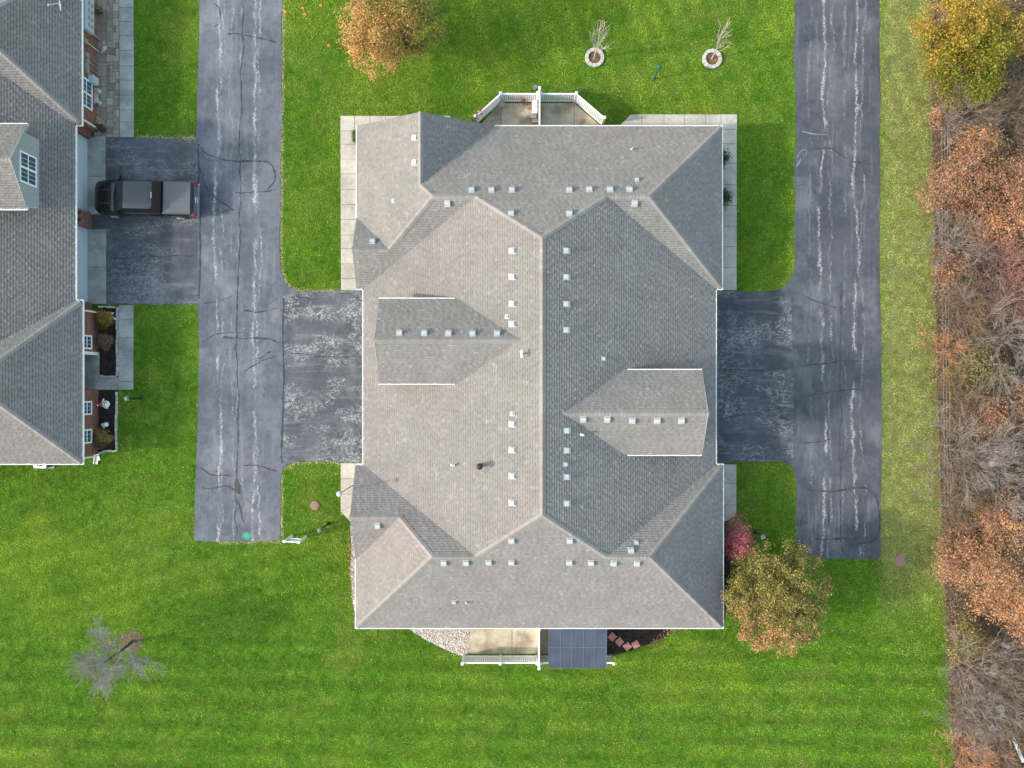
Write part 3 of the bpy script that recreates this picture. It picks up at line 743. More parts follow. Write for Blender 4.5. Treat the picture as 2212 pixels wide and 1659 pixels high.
main = build_house('apartment_house', 'large four-unit house under grey-brown hip roofs with two long dormers', 0, 0,
    [('W', 2.25, -7.0, [(863,720),(917,720),(969,721),(1021,721),(1074,721)]), ('E', -1.49, 9.98, [(1260,905),(1312,905),(1366,908),(1420,908),(1472,908)])],
    vents=[('Nn', [(975,411),(1019,411),(1062,411),(1106,411),(1230,411),(1273,410),(1318,410),(1360,410),(1104,462),(1230,462)]),
           ('Ni', [(967,439),(1371,439)]), ('NW', [(897,298),(897,351)]), ('WgN', [(805,522)]),
           ('Wm', [(1107,542),(1107,598),(1107,656),(1107,700),(1107,916),(1107,972),(1107,1028),(1107,1086)]),
           ('Em', [(1224,542),(1224,599),(1224,657),(1224,713),(1225,930),(1225,973),(1225,1030),(1225,1087)]),
           ('Ss', [(1105,1167),(1231,1167),(959,1215),(1007,1215),(1056,1214),(1105,1214),(1230,1214),(1277,1215),(1326,1216),(1376,1216)]),
           ('SgS', [(816,1135)]), ('Si', [(1363,1189)])],
    smalls=[('Wm',982,566),('Wm',1096,684),('Wm',1107,894),('NW',851,434),('Nn',1376,389),('Em',1304,775),('Em',1222,1003),('Si',1375,1172),('Ss',981,1300)],
    pipes=[('Nn',1365,323,'pipe'),('Wm',1127,765,'tee'),('Wm',981,1004,'white'),('Wm',1037,1005,'flue'),('Ss',1008,1301,'pipe'),('Em',1259,939,'white')])
WOX, WOY = -35.44, 9.08
ROOF_TONE[0] = .90
west_house = build_house('apartment_house', 'brick house with grey shingle roof beside the parked pickup truck, cut by the picture edge', WOX, WOY,
    [('E', 2.34, 9.99, [])], west=False, porch=True)

# fittings of the west house front
xEw = XEw = 11.64-.36
def on_w(px, py, z): x, y = G(px, py, z); return x-WOX, y-WOY
mbx = MB(); mbx.box(xEw+.003, xEw+.22, 10.9, 13.0, .95, 2.05); meter = mbx.build('meter_bank', M['door'], west_house)
for k in range(4):
    for q in range(2):
        b = MB(); b.tube([(xEw+.221,11.25+.4*k,1.3+.4*q),(xEw+.31,11.25+.4*k,1.3+.4*q)], .085, 12); b.build('meter_dial', M['galv'], meter)
b = MB(); b.tube([(xEw+.12,11.0,.0),(xEw+.12,11.0,.95)], .06, 8); b.build('conduit', M['galv'], west_house)
for yy, z0 in ((10.3, 1.5), (9.55, 1.35), (9.25, 1.3), (8.95, 1.35), (8.68, 1.3)):
    b = MB(); b.box(xEw+.004, xEw+.13, yy-.13, yy+.13, z0, z0+.36); u = b.build('utility_box', M['galv'], west_house)
    b = MB(); b.tube([(xEw+.06,yy,.02),(xEw+.06,yy,z0)], .022, 6); b.build('conduit', M['white'] if z0 == 1.5 else M['galv'], west_house)
b = MB(); b.box(xEw+.004, xEw+.30, 8.12-.0, 8.55, .55, 1.25); b.build('utility_box', M['door'], west_house)
for pts in ([(xEw+.30,5.75,2.6),(xEw+.09,5.75,2.2),(xEw+.09,5.75,.25),(xEw+.45,5.75,.12)], [(11.60,-4.95,2.6),(11.42,-4.95,2.25),(11.42,-4.95,.3),(12.25,-4.97,.12)],
            [(11.62,-13.3,2.6),(11.42,-13.25,2.25),(11.42,-13.25,.25),(11.44,-13.5,.15)]):
    b = MB()
    for a, c in zip(pts[:-1], pts[1:]): b.bar(a, c, .10, .08)
    b.build('downspout', M['gutter'], west_house)
for yy in (.2, .6):
    b = MB(); x = 10.945; b.box(x, x+.06, yy-.05, yy+.05, 1.75, 1.95); b.lathe((x+.13,yy,1.68), [(.05,0),(.09,.12),(.09,.2),(.03,.3)], 10); b.build('wall_lamp', M['black'], west_house)
b = MB(); b.box(10.945, 11.0, -4.72, -4.6, 1.7, 1.9); b.lathe((11.07,-4.66,1.65), [(.05,0),(.09,.12),(.09,.2),(.03,.3)], 10); b.build('wall_lamp', M['black'], west_house)
# satellite dish on the north-east roof of the west house
pl = Plane((-1,0), (11.64,0), PW); x, y, z = pl.at(150, 26, WOX, WOY)
dish = thing('satellite_dish', 'small grey satellite dish on an arm on the west house roof', 'dish', (x+WOX, y+WOY, z))
b = MB(); b.tube([(.0,0,0),(0,0,.18),(-.12,.06,.55)], .025, 8); b.tube([(-.05,.02,.3),(.12,-.3,.0)], .014, 6); b.build('mast', M['galv'], dish)
b = MB(); n = Vector((-.75,-.15,.45)).normalized(); a = n.cross(Vector((0,0,1))).normalized(); c = n.cross(a); C0 = Vector((-.22,.1,.62)); vs = [tuple(C0-n*.07)]; fs = []
for j, (r, dd) in enumerate(((.16,-.05),(.30,.0))):
    for k in range(20): t = 6.2832*k/20; vs.append(tuple(C0+a*math.cos(t)*r*.9+c*math.sin(t)*r+n*dd))
fs = [[0,1+k,1+(k+1)%20] for k in range(20)]+[[1+k,21+k,21+(k+1)%20,1+(k+1)%20] for k in range(20)]
b.add(vs, fs); b.build('reflector', M['vent'], dish)
b = MB(); b.bar(tuple(C0-c*.28), tuple(C0+n*.55-c*.05), .03, .03); b.box(*(sum(q) for q in ((-.05,(C0+n*.55)[0]),(.05,(C0+n*.55)[0]))), (C0+n*.55)[1]-.05, (C0+n*.55)[1]+.05, (C0+n*.55)[2]-.05, (C0+n*.55)[2]+.08); b.build('feed_arm', M['galv'], dish)

# ------------------------------------------------------------------ trees
def tubes_np(name, segs, sides, mat, parent):
    A = np.array([s[0] for s in segs]); B = np.array([s[1] for s in segs]); ra = np.array([s[2] for s in segs]); rb = np.array([s[3] for s in segs])
    d = B-A; d /= np.linalg.norm(d, axis=1)[:, None]+1e-9
    ref = np.where(np.abs(d[:, 2:3]) < .9, np.array([[0,0,1.]]), np.array([[1.,0,0]]))
    u = np.cross(d, ref); u /= np.linalg.norm(u, axis=1)[:, None]+1e-9; v = np.cross(d, u)
    quads = []
    ring = lambda P, r, k: P + (u*math.cos(6.28318*k/sides)+v*math.sin(6.28318*k/sides))*r[:, None]
    for k in range(sides): quads.append(np.stack([ring(A,ra,k), ring(A,ra,k+1), ring(B,rb,k+1), ring(B,rb,k)], 1))
    o = np_mesh(name, np.concatenate(quads), 4, mat, None, parent)
    me = o.data; me.attributes.new('tone', 'FLOAT', 'POINT').data.foreach_set('value', np.ones(len(me.vertices), np.float32)); return o

def rvec(): 
    v = Vector((random.gauss(0,1), random.gauss(0,1), random.gauss(0,1))); return v.normalized()
def grow(segs, tips, p, d, L, r, depth, spread=.7, up=.15, kids=3, steps=3, shrink=.66, wig=.18, rmin=.005, bias=None):
    p = Vector(p); d = Vector(d).normalized(); pts = [p]
    for i in range(steps):
        d = (d + rvec()*wig + Vector((0,0,up*.3)) + (bias*.12 if bias else Vector())).normalized()
        q = p + d*(L/steps); r1 = max(rmin, r*(1-.45/steps)); segs.append((tuple(p), tuple(q), r, r1)); p, r = q, r1; pts.append(q)
    if depth <= 0: tips.append(p); return
    for k in range(kids):
        t = random.uniform(.35, 1); base = pts[min(len(pts)-1, max(1, int(t*steps+.5)))]
        nd = (d + rvec()*spread + Vector((0,0,up))).normalized()
        grow(segs, tips, base, nd, L*shrink*random.uniform(.75,1.2), max(rmin, r*.62), depth-1, spread, up, kids, max(2, steps-1), shrink, wig, rmin, bias)
    grow(segs, tips, p, (d+rvec()*.25), L*shrink*random.uniform(.8,1.1), max(rmin, r*.75), depth-1, spread, up, kids, max(2, steps-1), shrink, wig, rmin, bias)

def leaf_quads(P, size, up=.5):
    n = len(P)
    nrm = rng.normal(size=(n,3)); nrm[:, 2] = np.abs(nrm[:, 2])*1+up; nrm /= np.linalg.norm(nrm, axis=1)[:, None]
    t = np.cross(nrm, rng.normal(size=(n,3))); t /= np.linalg.norm(t, axis=1)[:, None]+1e-9; b = np.cross(nrm, t)
    s = size*rng.uniform(.65, 1.3, n)[:, None]
    return np.stack([P-t*s*.55, P+b*s*.32+nrm*s*.08, P+t*s*.55, P-b*s*.32+nrm*s*.08], 1)
def pick(palette, n, w=None):
    pal = np.array(palette); c = pal[rng.choice(len(pal), n, p=w)]
    return np.clip(c*rng.uniform(.75, 1.25, (n,1))*rng.uniform(.94, 1.06, (n,3)), 0, 1)

def leafy_tree(name, label, cat, base, h, r, palA, palB, side=(-1,-.5), nclus=190, per=110, leaf=.11, bark=None, group=None, z0=.15, thin=None, squash=1.0, csize=.30, kindname=None, twig=True, thr=-.05, lob=1.0, thinp=.55):
    """leaves turn from palette B to palette A on the given side of the crown; a sunward side also paints sunlight; thin = direction where the crown is sparse"""
    root = thing(name, label, cat, (base[0], base[1], 0), 0, group)
    segs = []; tips = []
    tz = h*.22
    segs.append(((0,0,-.05), (.02,.02,tz), h*.022, h*.018))
    nb = 9
    cl = []
    zc = h*(z0+1)/2; rz = h*(1-z0)/2
    while len(cl) < nclus:
        v = rvec(); q = random.random()**.45
        z = zc + v.z*rz*q
        rr = r*(1-.18*abs((z-zc)/rz))
        cx, cy = v.x*rr*q, v.y*rr*q*squash
        k = 1+lob*(.22*math.sin(3*math.atan2(cy, cx)+h)+.1*math.sin(5*math.atan2(cy,cx)+2*h))
        cx *= k*.92; cy *= k*.92
        if thin and (cx*thin[0]+cy*thin[1])/r > .15 and random.random() < thinp: continue
        cl.append(Vector((cx, cy, max(z, .3))))
    for k in range(nb):
        a = 6.283*k/nb+random.uniform(-.3,.3); d = Vector((math.cos(a), math.sin(a), random.uniform(.8,1.8))).normalized()
        grow(segs, tips, (.02,.02,tz*random.uniform(.75,1)), d, h*.30, h*.010, 2 if twig else 1, .55, .25, 2, 3, .7, .15, .006)
    for c in cl:
        if random.random() < .8:
            n = min(tips, key=lambda t: (Vector(t)-c).length_squared); m = (Vector(n)+c)/2+rvec()*.08
            segs.append((tuple(n), tuple(m), .012, .009)); segs.append((tuple(m), tuple(c), .009, .004))
    tubes_np('trunk', segs, 5, bark or M['bark'], root)
    C = np.array([tuple(c) for c in cl]); idx = rng.integers(0, len(C), nclus*per)
    cs = csize*rng.uniform(.7, 1.25, len(C))[idx][:, None]
    P = C[idx] + rng.normal(size=(len(idx),3))*cs*np.array([[1,1,.7]])
    P[:, 2] = np.maximum(P[:, 2], .12)
    sd = np.array(side); sd = sd/np.linalg.norm(sd)
    f = (P[:, :2]@sd)/r*.75 + rng.normal(size=len(P))*.22 + rng.normal(size=len(C))[idx]*.22
    a = pick(palA, len(P)); b = pick(palB, len(P)); m = (f > thr)[:, None]
    np_mesh('crown', leaf_quads(P, leaf), 4, M['leaf'], np.where(m, a, b), root)
    return root

PEACH = [(.55,.30,.16),(.50,.22,.12),(.58,.38,.20),(.44,.17,.11),(.42,.30,.10)]
OLIVE = [(.20,.20,.035),(.13,.15,.03),(.34,.28,.07),(.26,.24,.05),(.10,.10,.03)]
YELLOWG = [(.19,.19,.035),(.31,.26,.08),(.11,.12,.02),(.40,.33,.12),(.24,.20,.05),(.12,.10,.03)]
GOLD = [(.58,.33,.12),(.54,.25,.10),(.60,.42,.16),(.44,.34,.08),(.46,.20,.10)]
RUST = [(.38,.19,.12),(.46,.24,.15),(.31,.15,.10),(.44,.30,.18),(.27,.17,.11)]
ORANGE = [(.54,.27,.13),(.48,.21,.11),(.56,.36,.18),(.40,.19,.11)]
leafy_tree('autumn_tree', 'round tree turning from peach to green north of the large house', 'tree', G(862,106), 8.0, 2.9, GOLD, OLIVE, (-1,-.45), 300, 130, .095, csize=.23, thr=.02)  # peach side faces the sun: real autumn turning plus painted sunlight
leafy_tree('autumn_tree', 'bushy peach and olive tree at the southeast corner of the large house', 'tree', G(1642,1259), 6.4, 3.12, PEACH, YELLOWG, (-.40,-1), 520, 95, .09, thin=(1,.6), squash=1.08, csize=.155, thr=.56, lob=.05, thinp=.3)
leafy_tree('maple_tree', 'small weeping pinkish-red maple by the east wall of the large house', 'tree', G(1580,1160), 2.7, .98, [(.46,.10,.13),(.54,.17,.20),(.38,.07,.10),(.58,.27,.28)], [(.42,.10,.13),(.50,.19,.20)], (1,0), 100, 75, .06, M['redtwig'], squash=1.45, csize=.2, z0=.25)
leafy_tree('juniper_tree', 'large yellow-green evergreen at the north end of the brush strip', 'tree', G(2026,152), 6.8, 2.9, [(.38,.24,.035),(.30,.23,.025),(.42,.27,.06)], [(.15,.17,.015),(.09,.12,.015),(.24,.22,.025)], (-.2,1), 280, 130, .11, csize=.24)

# bare trees
M['palegrey'] = plain('pale_grey_twig', (.27,.25,.255), .95, 0, .2, 5)
def bare_tree(name, label, base, h, lean, nl, depth, L, mat, trunk_r, tipmat=None, group=None, spread=.65, up=.2, kids=3, start=.35, rmin=.006, cat='tree', rad=.8, trunkmat=None):
    root = thing(name, label, cat, (base[0], base[1], 0), 0, group)
    tr = []; segs = []; tips = []; p = Vector((0,0,-.05)); d = Vector(lean).normalized(); n = 8; pts = []
    r = trunk_r
    for i in range(n):
        d = (d+rvec()*.05).normalized(); q = p+d*(h*.8/n); tr.append((tuple(p), tuple(q), r, r*.86)); p = q; r *= .86; pts.append((q, r))
    tubes_np('trunk', tr, 7, trunkmat or mat, root)
    for k in range(nl):
        t = start+(1-start)*k/max(1,nl-1); q, rr = pts[min(n-1, int(t*(n-1)))]
        a = k*2.4+random.uniform(-.4,.4); e = Vector((math.cos(a)*rad, math.sin(a)*rad, .5+up+.5*t)).normalized()
        grow(segs, tips, q, e, L*(1.1-.45*t)*random.uniform(.8,1.2), max(rmin, rr*.5), depth, spread, up, kids, 3, .64, .18, rmin)
    grow(segs, tips, p, d, L*.7, r, depth, spread, up, kids, 3, .64, .15, rmin)
    tubes_np('branches', segs, 4, mat, root)
    if tipmat:
        ts = [(tuple(t), tuple(Vector(t)+(rvec()*.5+Vector((0,0,.7)))*.22), rmin, rmin*.6) for t in tips]
        tubes_np('crown', ts, 3, tipmat, root)
    return root
bt = bare_tree('bare_tree', 'leafless grey tree alone on the southwest lawn', G(286,1386), 5.0, (-.03,-.02,1), 12, 3, 1.42, M['palegrey'], .11, None, None, .62, .10, 5, .22, .006, trunkmat=M['bark'])
bare_tree('sapling', 'taller slim leafless sapling in the western stone ring', G(1283.7,126), 7.0, (-.03,-.02,1), 22, 1, 1.0, M['palebark'], .055, M['orangetwig'], 'saplings in stone rings', .4, .35, 2, .18, .008, rad=.55)
bare_tree('sapling', 'shorter slim leafless sapling in the eastern stone ring', G(1537.5,127), 5.4, (-.03,0,1), 17, 1, .95, M['palebark'], .05, M['orangetwig'], 'saplings in stone rings', .4, .35, 2, .25, .008, rad=.55)

def stone_ring(label, px, py, r, n):
    root = thing('stone_ring', label, 'tree ring', G3(px, py), random.random(), 'stone rings round the saplings')
    b = MB(); b.poly([(r*.86*math.cos(k*.3142), r*.86*math.sin(k*.3142), .03) for k in range(20)]); b.build('soil', M['soil'], root)
    for k in range(n):
        a0 = 6.2832*(k+.04)/n; a1 = 6.2832*(k+.96)/n; q = []
        for a in (a0, (a0+a1)/2, a1): q.append((r*math.cos(a), r*math.sin(a)))
        for a in (a1, a0): q.append((r*.66*math.cos(a), r*.66*math.sin(a)))
        b = MB(); b.prism(q, -.02, .14+random.uniform(-.01,.01), random.uniform(.9,1.15)); b.build('block', M['stone'], root)
stone_ring('round concrete block ring under the taller sapling', 1284, 125, .56, 11)
stone_ring('round concrete block ring under the shorter sapling', 1537.5, 128, .57, 13)
b = MB(); cx, cy = G(284,1385); b.poly([(cx+(.74+.08*math.sin(3*k))*math.cos(k*.2618), cy+(.72+.05*math.cos(5*k))*math.sin(k*.2618), .014) for k in range(24)]); struct(b, 'planting_bed', M['bedsoil'])
for lab, px, py, q in (('round rusty iron cover flush in the lawn south of the west drive', 680.5, 1092, .74), ('round rusty iron cover in the lawn east of the dead-end drive', 1945, 1211, .95)):
    t = thing('manhole_cover', lab, 'manhole cover', G3(px, py)); b = MB(); b.lathe((0,0,0), [(.36*q,-.02),(.36*q,.05),(.30*q,.06),(.01,.06)], 24); b.build('rim', M['apron'] if False else M['manhole'], t)
    b = MB(); b.lathe((0,0,.061), [(.27*q,0),(.27*q,.012),(.02,.016)], 24)
    b.build('lid', M['manhole'], t)

# shrubs
def shrub(label, px, py, r, h, pals, mat, n=70, per=70, leaf=.06, name='shrub', group=None):
    return leafy_tree(name, label, 'shrub', G(px, py), h, r, pals[0], pals[1], (.7,.6), n, per, leaf, mat, group, z0=.05, csize=r*.20, twig=False)
shrub('yellow-brown shrub under the downspout by the west house', 234, 692, .50, .95, ([(.38,.24,.05),(.28,.20,.05)], [(.09,.11,.03),(.16,.14,.03)]), M['browntwig'])
shrub('purplish-brown shrub between two beds edges beside the porch of the west house', 232, 738, .48, .85, ([(.28,.18,.14),(.20,.11,.09)], [(.16,.09,.08),(.24,.17,.14)]), M['browntwig'])
shrub('round olive-brown shrub at the south end of the west house bed', 226, 947, .55, 1.0, ([(.36,.25,.07),(.26,.20,.06)], [(.13,.12,.04),(.08,.08,.03)]), M['browntwig'])
shrub('northern dark green shrub against the east wall of the large house', 1549, 346, .66, 1.2, ([(.03,.08,.02),(.05,.11,.02)], [(.02,.06,.02),(.04,.09,.02)]), M['bark'])
shrub('southern dark green shrub against the east wall of the large house', 1549, 433, .70, 1.2, ([(.03,.08,.02),(.05,.11,.02)], [(.02,.06,.02),(.04,.09,.02)]), M['bark'])
shrub('small green shrub at the northwest corner bed of the large house', 776, 298, .38, .7, ([(.10,.13,.03),(.26,.18,.10)], [(.05,.09,.02),(.10,.11,.04)]), M['bark'])

# ------------------------------------------------------------------ brush strip on the east side: each tree and bush on its own
def brush(label, px, py, r, h, kind, n=1.0):
    z = h*.55; bx, by = G(px, py, z)
    g = 'trees and bushes of the east brush strip'
    if kind in ('rust', 'orange', 'peach', 'olive'):
        pal = {'rust': (RUST, [(.25,.13,.08),(.35,.17,.10),(.30,.20,.10)]), 'orange': (ORANGE, RUST), 'peach': (ORANGE+RUST, [(.36,.22,.12),(.28,.18,.09)]), 'olive': ([(.26,.24,.07),(.32,.26,.11)], [(.17,.16,.05),(.22,.15,.08)])}[kind]
        return leafy_tree('brush_tree', label, 'tree', (bx, by), h, r, pal[0], pal[1], (-1,.3), int(46*r*r*n**.5)+16, int(56*n), .10, M['browntwig'], g, z0=.05, csize=.21, lob=1.5)
    mat = M[{'grey': 'greytwig', 'tan': 'browntwig', 'amber': 'orangetwig', 'pink': 'redtwig'}[kind]]
    root = bare_tree('brush_tree', label, (bx, by), h*.75, (random.uniform(-.1,.1), random.uniform(-.1,.1), 1), int(9+4*r), 3, r*.95, mat, .03+.008*h, None, g, .75, .10, 3, .1, .008, rad=1.0)
    return root
for a in [('low bare mauve bush just below the yellow-green evergreen', 2085,262,1.6,2.6,'grey'), ('thin peach-leaved sapling below the evergreen at the lawn edge', 2048,240,.9,2.6,'peach',.5),
          ('tan leafless thicket tree between the evergreen and the rusty crown', 2160,265,1.9,3.4,'tan'), ('wide peach crown on the north flank of the rusty tree', 2120,312,1.7,4.0,'peach',.8),
          ('largest rusty-red tree of the brush strip', 2085,395,2.3,4.2,'rust'), ('rust crown squeezed against the right picture edge', 2185,400,1.9,4.4,'rust'),
          ('orange crown south of the largest rusty tree', 2172,490,1.7,4.0,'orange'), ('grey leafless bush at the lawn edge south of the rusty tree', 2060,525,1.5,2.8,'grey'),
          ('sparse rusty bush beside a pale stick at the lawn edge', 2055,590,1.2,2.4,'rust',.5), ('pinkish leafless tree with arching twigs', 2165,590,1.9,3.6,'pink'), ('thin red-pink tree at the right picture edge', 2205,640,1.4,3.6,'pink'),
          ('tan leafless bush west of the grey spreading tree', 2085,670,1.7,2.8,'tan'), ('big grey spreading leafless tree at mid strip', 2180,730,2.5,4.2,'grey'),
          ('amber leafless bush with spoke-like canes at the lawn edge', 2045,760,1.1,2.2,'amber'), ('olive-brown bush south of the amber canes', 2115,800,1.9,2.8,'olive',.7), ('tan leafless bush under the olive one', 2065,860,1.5,2.6,'tan'),
          ('small glowing peach crown at mid strip', 2135,905,1.0,3.4,'peach',.9), ('rusty pink bush at the right edge beside the small peach crown', 2190,880,1.5,3.4,'rust',.5),
          ('grey leafless tree with fine twigs south of the peach crown', 2085,975,2.1,3.4,'grey'), ('broad mauve-grey leafless tree at the right edge', 2180,1030,2.4,4.0,'grey'), ('tan leafless bush at the lawn edge north of the orange giant', 2060,1075,1.6,2.6,'tan'),
          ('red-orange crown touching the north side of the orange giant', 2160,1135,1.7,4.0,'orange',.7), ('huge orange peach tree leaning over the lawn edge', 2130,1225,2.3,5.2,'peach'), ('orange tree at the right edge behind the huge peach one', 2195,1300,2.0,5.0,'orange'),
          ('rust crown low on the lawn edge beside the huge peach tree', 2075,1180,1.2,3.2,'rust',.8), ('yellow-green sparse bush south of the huge peach tree', 2095,1385,1.5,2.4,'olive',.6), ('grey leafless tree in the southern strip, wide and flat', 2115,1450,2.2,3.0,'grey'),
          ('dark tan leafless tree by the southern picture edge', 2180,1490,2.2,3.2,'tan'), ('grey leafless bush among litter near the bottom right corner', 2110,1545,1.9,2.6,'grey'), ('amber leafless bush at the bottom edge of the strip', 2095,1630,1.6,2.2,'amber'),
          ('pale tan bush in the bottom right corner', 2185,1600,1.7,2.4,'tan')]:
    brush(*a)

# undergrowth: tangled twigs and dead leaves over the whole strip
n = 12000; X = rng.uniform(G(2008,0)[0], 34, n); Y = rng.uniform(-25, 25, n)
BP = GP(BRUSH); k = inside(X, Y, BP); X, Y = X[k], Y[k]
segs = []
for x, y in zip(X, Y):
    a = random.random()*6.28; L = random.uniform(.3,1.1); e = random.uniform(.15,.9); p = Vector((x,y,0)); q = p+Vector((math.cos(a)*L*.6, math.sin(a)*L*.6, e*L)); r = q+Vector((math.cos(a+.5)*L*.5, math.sin(a+.5)*L*.5, .2*L*random.uniform(-1,1)))
    segs.append((tuple(p), tuple(q), .012, .009)); segs.append((tuple(q), tuple(r), .009, .005))
tag(tubes_np('undergrowth', segs, 3, M['browntwig'], None), 'tangled brown twigs of the brush strip', 'undergrowth', kind='stuff')
n = 70000; X = rng.uniform(G(1980,0)[0], 34, n); Y = rng.uniform(-25, 25, n); k = inside(X-.0+np.abs(rng.normal(size=n))*.35, Y, BP) & (vnoise(X, Y, 1.6)+rng.random(n)*.5 > .62)
P = np.stack([X[k], Y[k], rng.random(k.sum())**2*.5+.02], 1)
tag(np_mesh('leaf_litter', leaf_quads(P, .10, 1.0), 4, M['leaf'], pick([(.27,.16,.10),(.20,.13,.09),(.33,.18,.11),(.18,.15,.08),(.24,.20,.15),(.16,.15,.06)], len(P))), 'dead brown and rust leaves lying through the brush strip', 'leaves', kind='stuff')

# ------------------------------------------------------------------ lawn grass and fallen leaves
HOUSE = [(-8.3,13.9),(11.3,13.9),(11.3,5.5),(10.9,5.5),(10.9,-4.8),(11.3,-4.8),(11.3,-13.2),(-8.3,-13.2),(-8.3,-4.8),(-7.9,-4.8),(-7.9,5.5),(-8.3,5.5)]
KEEP_OUT = [GP(q) for q in (LANE_W, LANE_E, APR_WW, APR_WE, APR_E, BRUSH,
    [(735,250),(972,250),(996,283),(996,300),(769,300),(769,628),(737,628)], [(1330,281),(1362,247),(1592,247),(1592,628),(1558,628),(1558,300),(1330,300)],
    [(736,1000),(800,1000),(800,1140),(768,1138),(736,1104)], [(1558,1003),(1591,1003),(1590,1112),(1558,1131)],
    [(150,-60),(290,-60),(290,297),(150,297)], [(150,658),(289,658),(289,842),(256,842),(254,976),(212,980),(150,980)],
    [(1020,288),(1083,221),(1241,221),(1302,275),(1302,300),(1020,300)], [(1012,1335),(1312,1335),(1312,1414),(1012,1414)])]
KEEP_OUT += [GP(q) for q in BEDS['mulch']+BEDS['gravel']] + [HOUSE, [(x+WOX, y+WOY) for x, y in HOUSE]]
def lawn_points(n):
    X = rng.uniform(-31.5, G(2062,0)[0]+.2, n); Y = rng.uniform(-24, 24, n); ok = np.ones(n, bool)
    for q in KEEP_OUT: ok &= ~inside(X, Y, q)
    for px, py, r in ((1284,125,.62),(1537.5,128,.63),(680.5,1092,.25),(1945,1211,.32),(284,1385,.5)):
        x, y = G(px, py); ok &= np.hypot(X-x, Y-y) > r
    return X[ok], Y[ok]
X, Y = lawn_points(1500000); n = len(X)
EDGE_LINES = [GP([(606,1166),(607,1030)]), GP([(609,592),(606,560),(606,480),(607,300),(609,150),(610,-60)]), GP([(606,1166),(480,1171)]), GP([(609,592),(617,613),(630,625),(650,631),(700,631),(770,627)]), GP([(780,1000),(700,997),(640,998),(612,1012)]), GP([(424,296),(380,301),(300,297)])]
dE = np.minimum.reduce([edge_dist(X, Y, l) for l in EDGE_LINES])
dB = np.abs(X - np.interp(Y, [p[1] for p in BP[:10]][::-1], [p[0] for p in BP[:10]][::-1]))
ang = rng.random(n)*6.283; sw = vnoise(X*.5+Y*.3, Y-X*.2, .9)
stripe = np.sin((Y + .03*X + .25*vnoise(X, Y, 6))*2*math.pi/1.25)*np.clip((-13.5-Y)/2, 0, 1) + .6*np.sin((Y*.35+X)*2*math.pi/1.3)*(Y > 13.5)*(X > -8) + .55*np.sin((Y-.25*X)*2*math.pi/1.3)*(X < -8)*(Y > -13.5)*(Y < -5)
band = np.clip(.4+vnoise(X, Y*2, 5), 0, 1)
tilt = np.clip(rng.normal(.95, .22, n), .25, 1.35)
L = rng.uniform(.05, .115, n); W_ = rng.uniform(.010, .022, n)
dirv = np.stack([np.cos(ang)*np.sin(tilt), np.sin(ang)*np.sin(tilt)+.25*stripe, np.cos(tilt)], 1)
sd = np.stack([-np.sin(ang), np.cos(ang), np.zeros(n)], 1)
base = np.stack([X, Y, np.zeros(n)], 1)
V = np.stack([base-sd*W_[:,None], base+sd*W_[:,None], base+dirv*L[:,None]], 1)
lush = np.array([(.138,.290,.022)]); deep = np.array([(.074,.182,.015)]); lime = np.array([(.275,.390,.036)]); dry = np.array([(.46,.43,.19)]); straw = np.array([(.60,.48,.31)]); dull = np.array([(.26,.33,.055)])
a = vnoise(X, Y, .17)*.40+vnoise(X, Y, .42)*.35+vnoise(X, Y, 2.6)*.25; c5 = vnoise(X, Y, 6.5)*.6+vnoise(X, Y, 1.7)*.4
C = deep + (lush-deep)*np.clip((a-.33)/.30, 0, 1)[:,None]
C = C + (lime-C)*np.clip((c5-.50)/.30, 0, .85)[:,None]
pat = np.clip((vnoise(X+50, Y, 3.2)*.5+vnoise(X, Y+50, .8)*.5-.60)/.2, 0, .5); C = C + (dull-C)*pat[:,None]
east = np.clip((X-21.35-.25*rng.normal(size=n))/.4, 0, 1)*np.clip((Y+15.5+1.5*rng.normal(size=n)+5*(vnoise(X,Y,2)-.5))/5.0, 0, 1)
em = vnoise(X,Y,2.2)*.5+vnoise(X,Y,.55)*.5
C = C + (((dull*.72+dry*.28)*(1+.7*(vnoise(X,Y,.35)[:,None]-.5))) - C)*(east*(1.15-1.5*np.clip(em-.38,0,1)).clip(.1,1))[:,None]
k = rng.random(n) < .04+.10*east; C[k] = dry
k = rng.random(n) < np.clip(1.35-dE/.16, 0, .92); C[k] = straw
k = rng.random(n) < np.clip(.5-dB/.4, 0, .4); C[k] = straw*.8
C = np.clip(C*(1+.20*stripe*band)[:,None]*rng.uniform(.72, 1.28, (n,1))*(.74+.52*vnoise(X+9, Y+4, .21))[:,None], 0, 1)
tag(np_mesh('grass', V, 3, M['blade'], C), 'mown green lawn grass around both houses', 'grass', kind='stuff')
X, Y = lawn_points(150000)
dens = .05 + .9*np.exp(-(((X-9)/9)**2+((Y+19.5)/3.2)**2)) + .7*np.exp(-(((X-20)/6)**2+((Y+17)/6)**2)) + .5*np.exp(-((X+12)**2/12+(Y+9)**2/14)) + .35*np.exp(-((X+21)**2/20+(Y-20)**2/40)) + .25*np.exp(-((X+19)**2/30+(Y+15)**2/30)) + .4*np.exp(-((X-13)**2/10+(Y-18)**2/30)) + .5*(X > 21)*(Y < -8)
k = rng.random(len(X)) < np.clip(dens-.05,0,9)*.27*(.25+1.5*(vnoise(X, Y, 1.1) > .5)); X, Y = X[k], Y[k]
P = np.stack([X, Y, rng.uniform(.05, .10, len(X))], 1)
tag(np_mesh('fallen_leaves', leaf_quads(P, .052, 2.0), 4, M['leaf'], pick([(.44,.31,.11),(.38,.21,.09),(.46,.37,.16),(.30,.17,.08),(.44,.37,.20)], len(P))), 'small yellow and tan leaves fallen over the lawn', 'leaves', kind='stuff')
